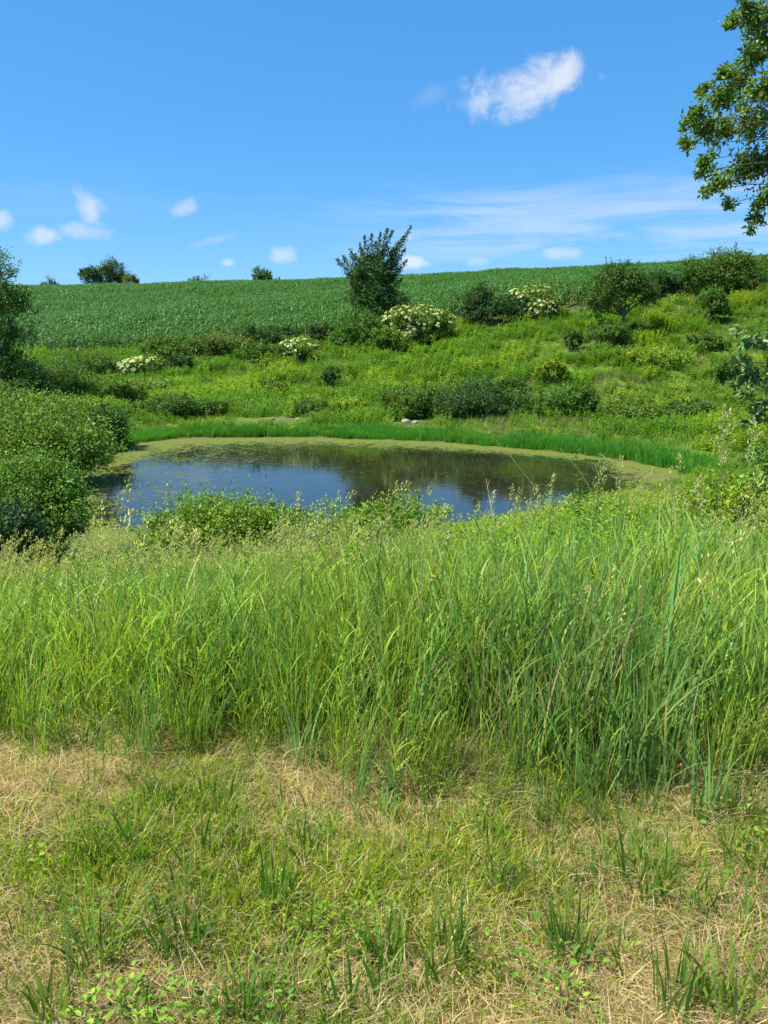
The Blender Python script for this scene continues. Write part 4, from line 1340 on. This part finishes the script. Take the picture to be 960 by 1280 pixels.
# pale seed heads standing above the grass
def seed_stalk(px, top, Y, lab, size, seed, lean=.0, dense=90):
    X, z0, s = place(px, Y)
    H = at(px, top, Y)[2] - z0
    r = np.random.default_rng(seed); G_ = Geo(); S_ = Geo()
    root = link('seed_stalk', None, None, (X - lean * H, Y, z0)); tag(root, lab, 'seed stalk')
    t = np.linspace(0, 1, 8)[:, None]
    p = np.array([lean * H, 0, 0]) * t ** 2 + np.array([0, 0, H]) * t
    tube(S_, p, np.linspace(.005, .0015, 8), (.30, .34, .14), 4)
    for k_ in range(2):
        blades(S_, np.tile(p[2 + k_], (1, 1)), np.array([H * .35]), np.array([.012]), np.array([r.uniform(0, 6.28)]), np.array([.8]), vary((.12, .22, .05), 1, r), r, 5)
    m = dense; tt = r.uniform(0, 1, m) ** .9
    spr = size * .13 * (.25 + np.sin(np.clip(tt, 0, 1) * pi) * .9) * (1 + .5 * np.sin(tt * 22))
    c = p[-1][None] * 1.0 - np.array([lean * 1.6, 0, 1.0])[None] * (tt * size)[:, None]
    a = r.uniform(0, 2 * pi, m)
    c = c + np.stack([np.cos(a), np.sin(a), 0 * a], 1) * (spr * np.sqrt(r.uniform(0, 1, m)))[:, None]
    leaves(G_, c, np.stack([np.cos(a) * .4, np.sin(a) * .4, 1 + 0 * a], 1), norm(r.normal(size=(m, 3))), r.uniform(.018, .04, m), r.uniform(.006, .012, m), vary((.52, .50, .26), m, r, .15, .06))
    link('stem', S_.mesh('stem', M_GRASS), root); link('seed_head', G_.mesh('seed_head', M_GRASS), root)


for i, a in enumerate([
        (740, 568, 6.6, 'pale branching seed head standing highest against the dark water', .34, 801, .01, 130),
        (764, 570, 6.8, 'slim pale seed head just right of the branching one against the water', .30, 802, .01, 80),
        (884, 508, 5.6, 'tallest pale seed head, in front of the far bank at the right', .42, 803, .0, 170),
        (919, 522, 6.0, 'thin pale seed head right of the tallest one', .36, 804, .0, 80),
        (682, 612, 7.6, 'drooping tan seed head at the water edge, right of its tan neighbours', .22, 805, .06, 90),
        (645, 612, 7.8, 'tan seed head in the middle of the low row at the water edge', .2, 806, .05, 80),
        (655, 628, 7.2, 'short tan seed head in front of the low row at the water edge', .2, 807, .08, 70),
        (668, 620, 7.4, 'feathery tan seed head between two others at the water edge', .2, 808, .1, 90),
        (805, 585, 8.6, 'small leaning seed head at the right end of the pond', .14, 809, .12, 60),
        (75, 700, 6.6, 'pale seed head leaning right at the left edge of the grass', .2, 810, .12, 80)]):
    seed_stalk(*a)

# long dry stalks lying across the grass
for i, (x0, y0, x1, y1, Y, lab) in enumerate([
        (620, 772, 515, 650, 5.6, 'long bleached dry stalk slanting across the grass in the middle'),
        (700, 900, 655, 740, 4.6, 'second dry stalk leaning left in the grass right of the middle'),
        (445, 850, 368, 725, 5.2, 'dry stalk leaning left in the grass left of the middle'),
        (820, 730, 700, 560, 6.6, 'long thin dry stem slanting up in front of the water'),
        (690, 800, 865, 690, 5.4, 'dry stalk crossing the others, rising to the right'),
        (432, 860, 405, 750, 4.8, 'short dry stalk nearly upright in the grass left of the middle'),
        (745, 705, 615, 545, 7.2, 'thin dry stem over the middle of the water'),
        (618, 660, 608, 598, 7.6, 'short upright dry stem standing before the water'),
        (870, 845, 760, 740, 4.6, 'pale dry stalk low in the grass at the right')]):
    a = at(x0, y0, Y); b = at(x1, y1, Y + .25); g0 = h1(a[0], a[1]) - .02
    foot = np.array([a[0] + (a[0] - b[0]) * .15, a[1], g0])
    G_ = Geo(); r = np.random.default_rng(830 + i)
    p = np.concatenate([[foot], bez(a, b, 6, .02, r, .006)])
    tube(G_, p - foot, np.linspace(.0042, .0016, 7), (.52, .46, .32), 5)
    for j in (3, 4, 5):
        e_ = p[j] + norm(r.normal(size=3) * .7 + (b - a) / np.linalg.norm(b - a)) * r.uniform(.04, .10)
        tube(G_, bez(p[j], e_, 3) - foot, [.0018, .0013, .0008], (.5, .44, .3), 3)
    tag(link('dry_stalk', G_.mesh('dry_stalk', M_GRASS), None, tuple(foot)), lab, 'dry stalk')

# stones in the bare soil of the far bank
def rock(px, py, Y, w, lab, seed):
    r = np.random.default_rng(seed); X, z0, s = place(px, Y)
    bm_v = []; nu, nv = 12, 8
    for j in range(nv + 1):
        for i in range(nu):
            a = 2 * pi * i / nu; e = -pi / 2 + pi * j / nv
            k_ = 1 + .22 * (vnoise(3 + 1.4 * cos(a) * cos(e) + seed, 5 + 1.4 * sin(a) * cos(e) + 2 * sin(e), seed) - .5) * 2
            bm_v.append((w * .5 * cos(a) * cos(e) * k_, w * .4 * sin(a) * cos(e) * k_, w * .3 * sin(e) * k_ + w * .12))
    F_ = [(j * nu + i, j * nu + (i + 1) % nu, (j + 1) * nu + (i + 1) % nu, (j + 1) * nu + i) for j in range(nv) for i in range(nu)]
    me_ = make_mesh('rock', bm_v, F_, None, M_ROCK, False)
    tag(link('rock', me_, None, (X, Y, z0), r.uniform(0, 3)), lab, 'rock')


M_ROCK = bpy.data.materials.new('rock'); M_ROCK.use_nodes = True
q = G(M_ROCK.node_tree); pb = M_ROCK.node_tree.nodes['Principled BSDF']
geo = q.n('ShaderNodeNewGeometry'); nn_ = q.noise(geo.outputs['Position'], 6.0, 6.0, .7)
q.set(pb.inputs['Base Color'], q.mix(nn_, rgb(.16, .12, .09), rgb(.42, .36, .29))); pb.inputs['Roughness'].default_value = .9
rock(507, 543, 35.2, .42, 'pale stone at the foot of the far bank thicket', 5)
rock(519, 544, 35.0, .3, 'smaller brown stone beside the pale one on the far bank', 8)
rock(340, 536, 36.4, .25, 'left stone in the bare soil patch of the far bank', 11)
rock(372, 537, 36.2, .3, 'right stone in the bare soil patch of the far bank', 14)
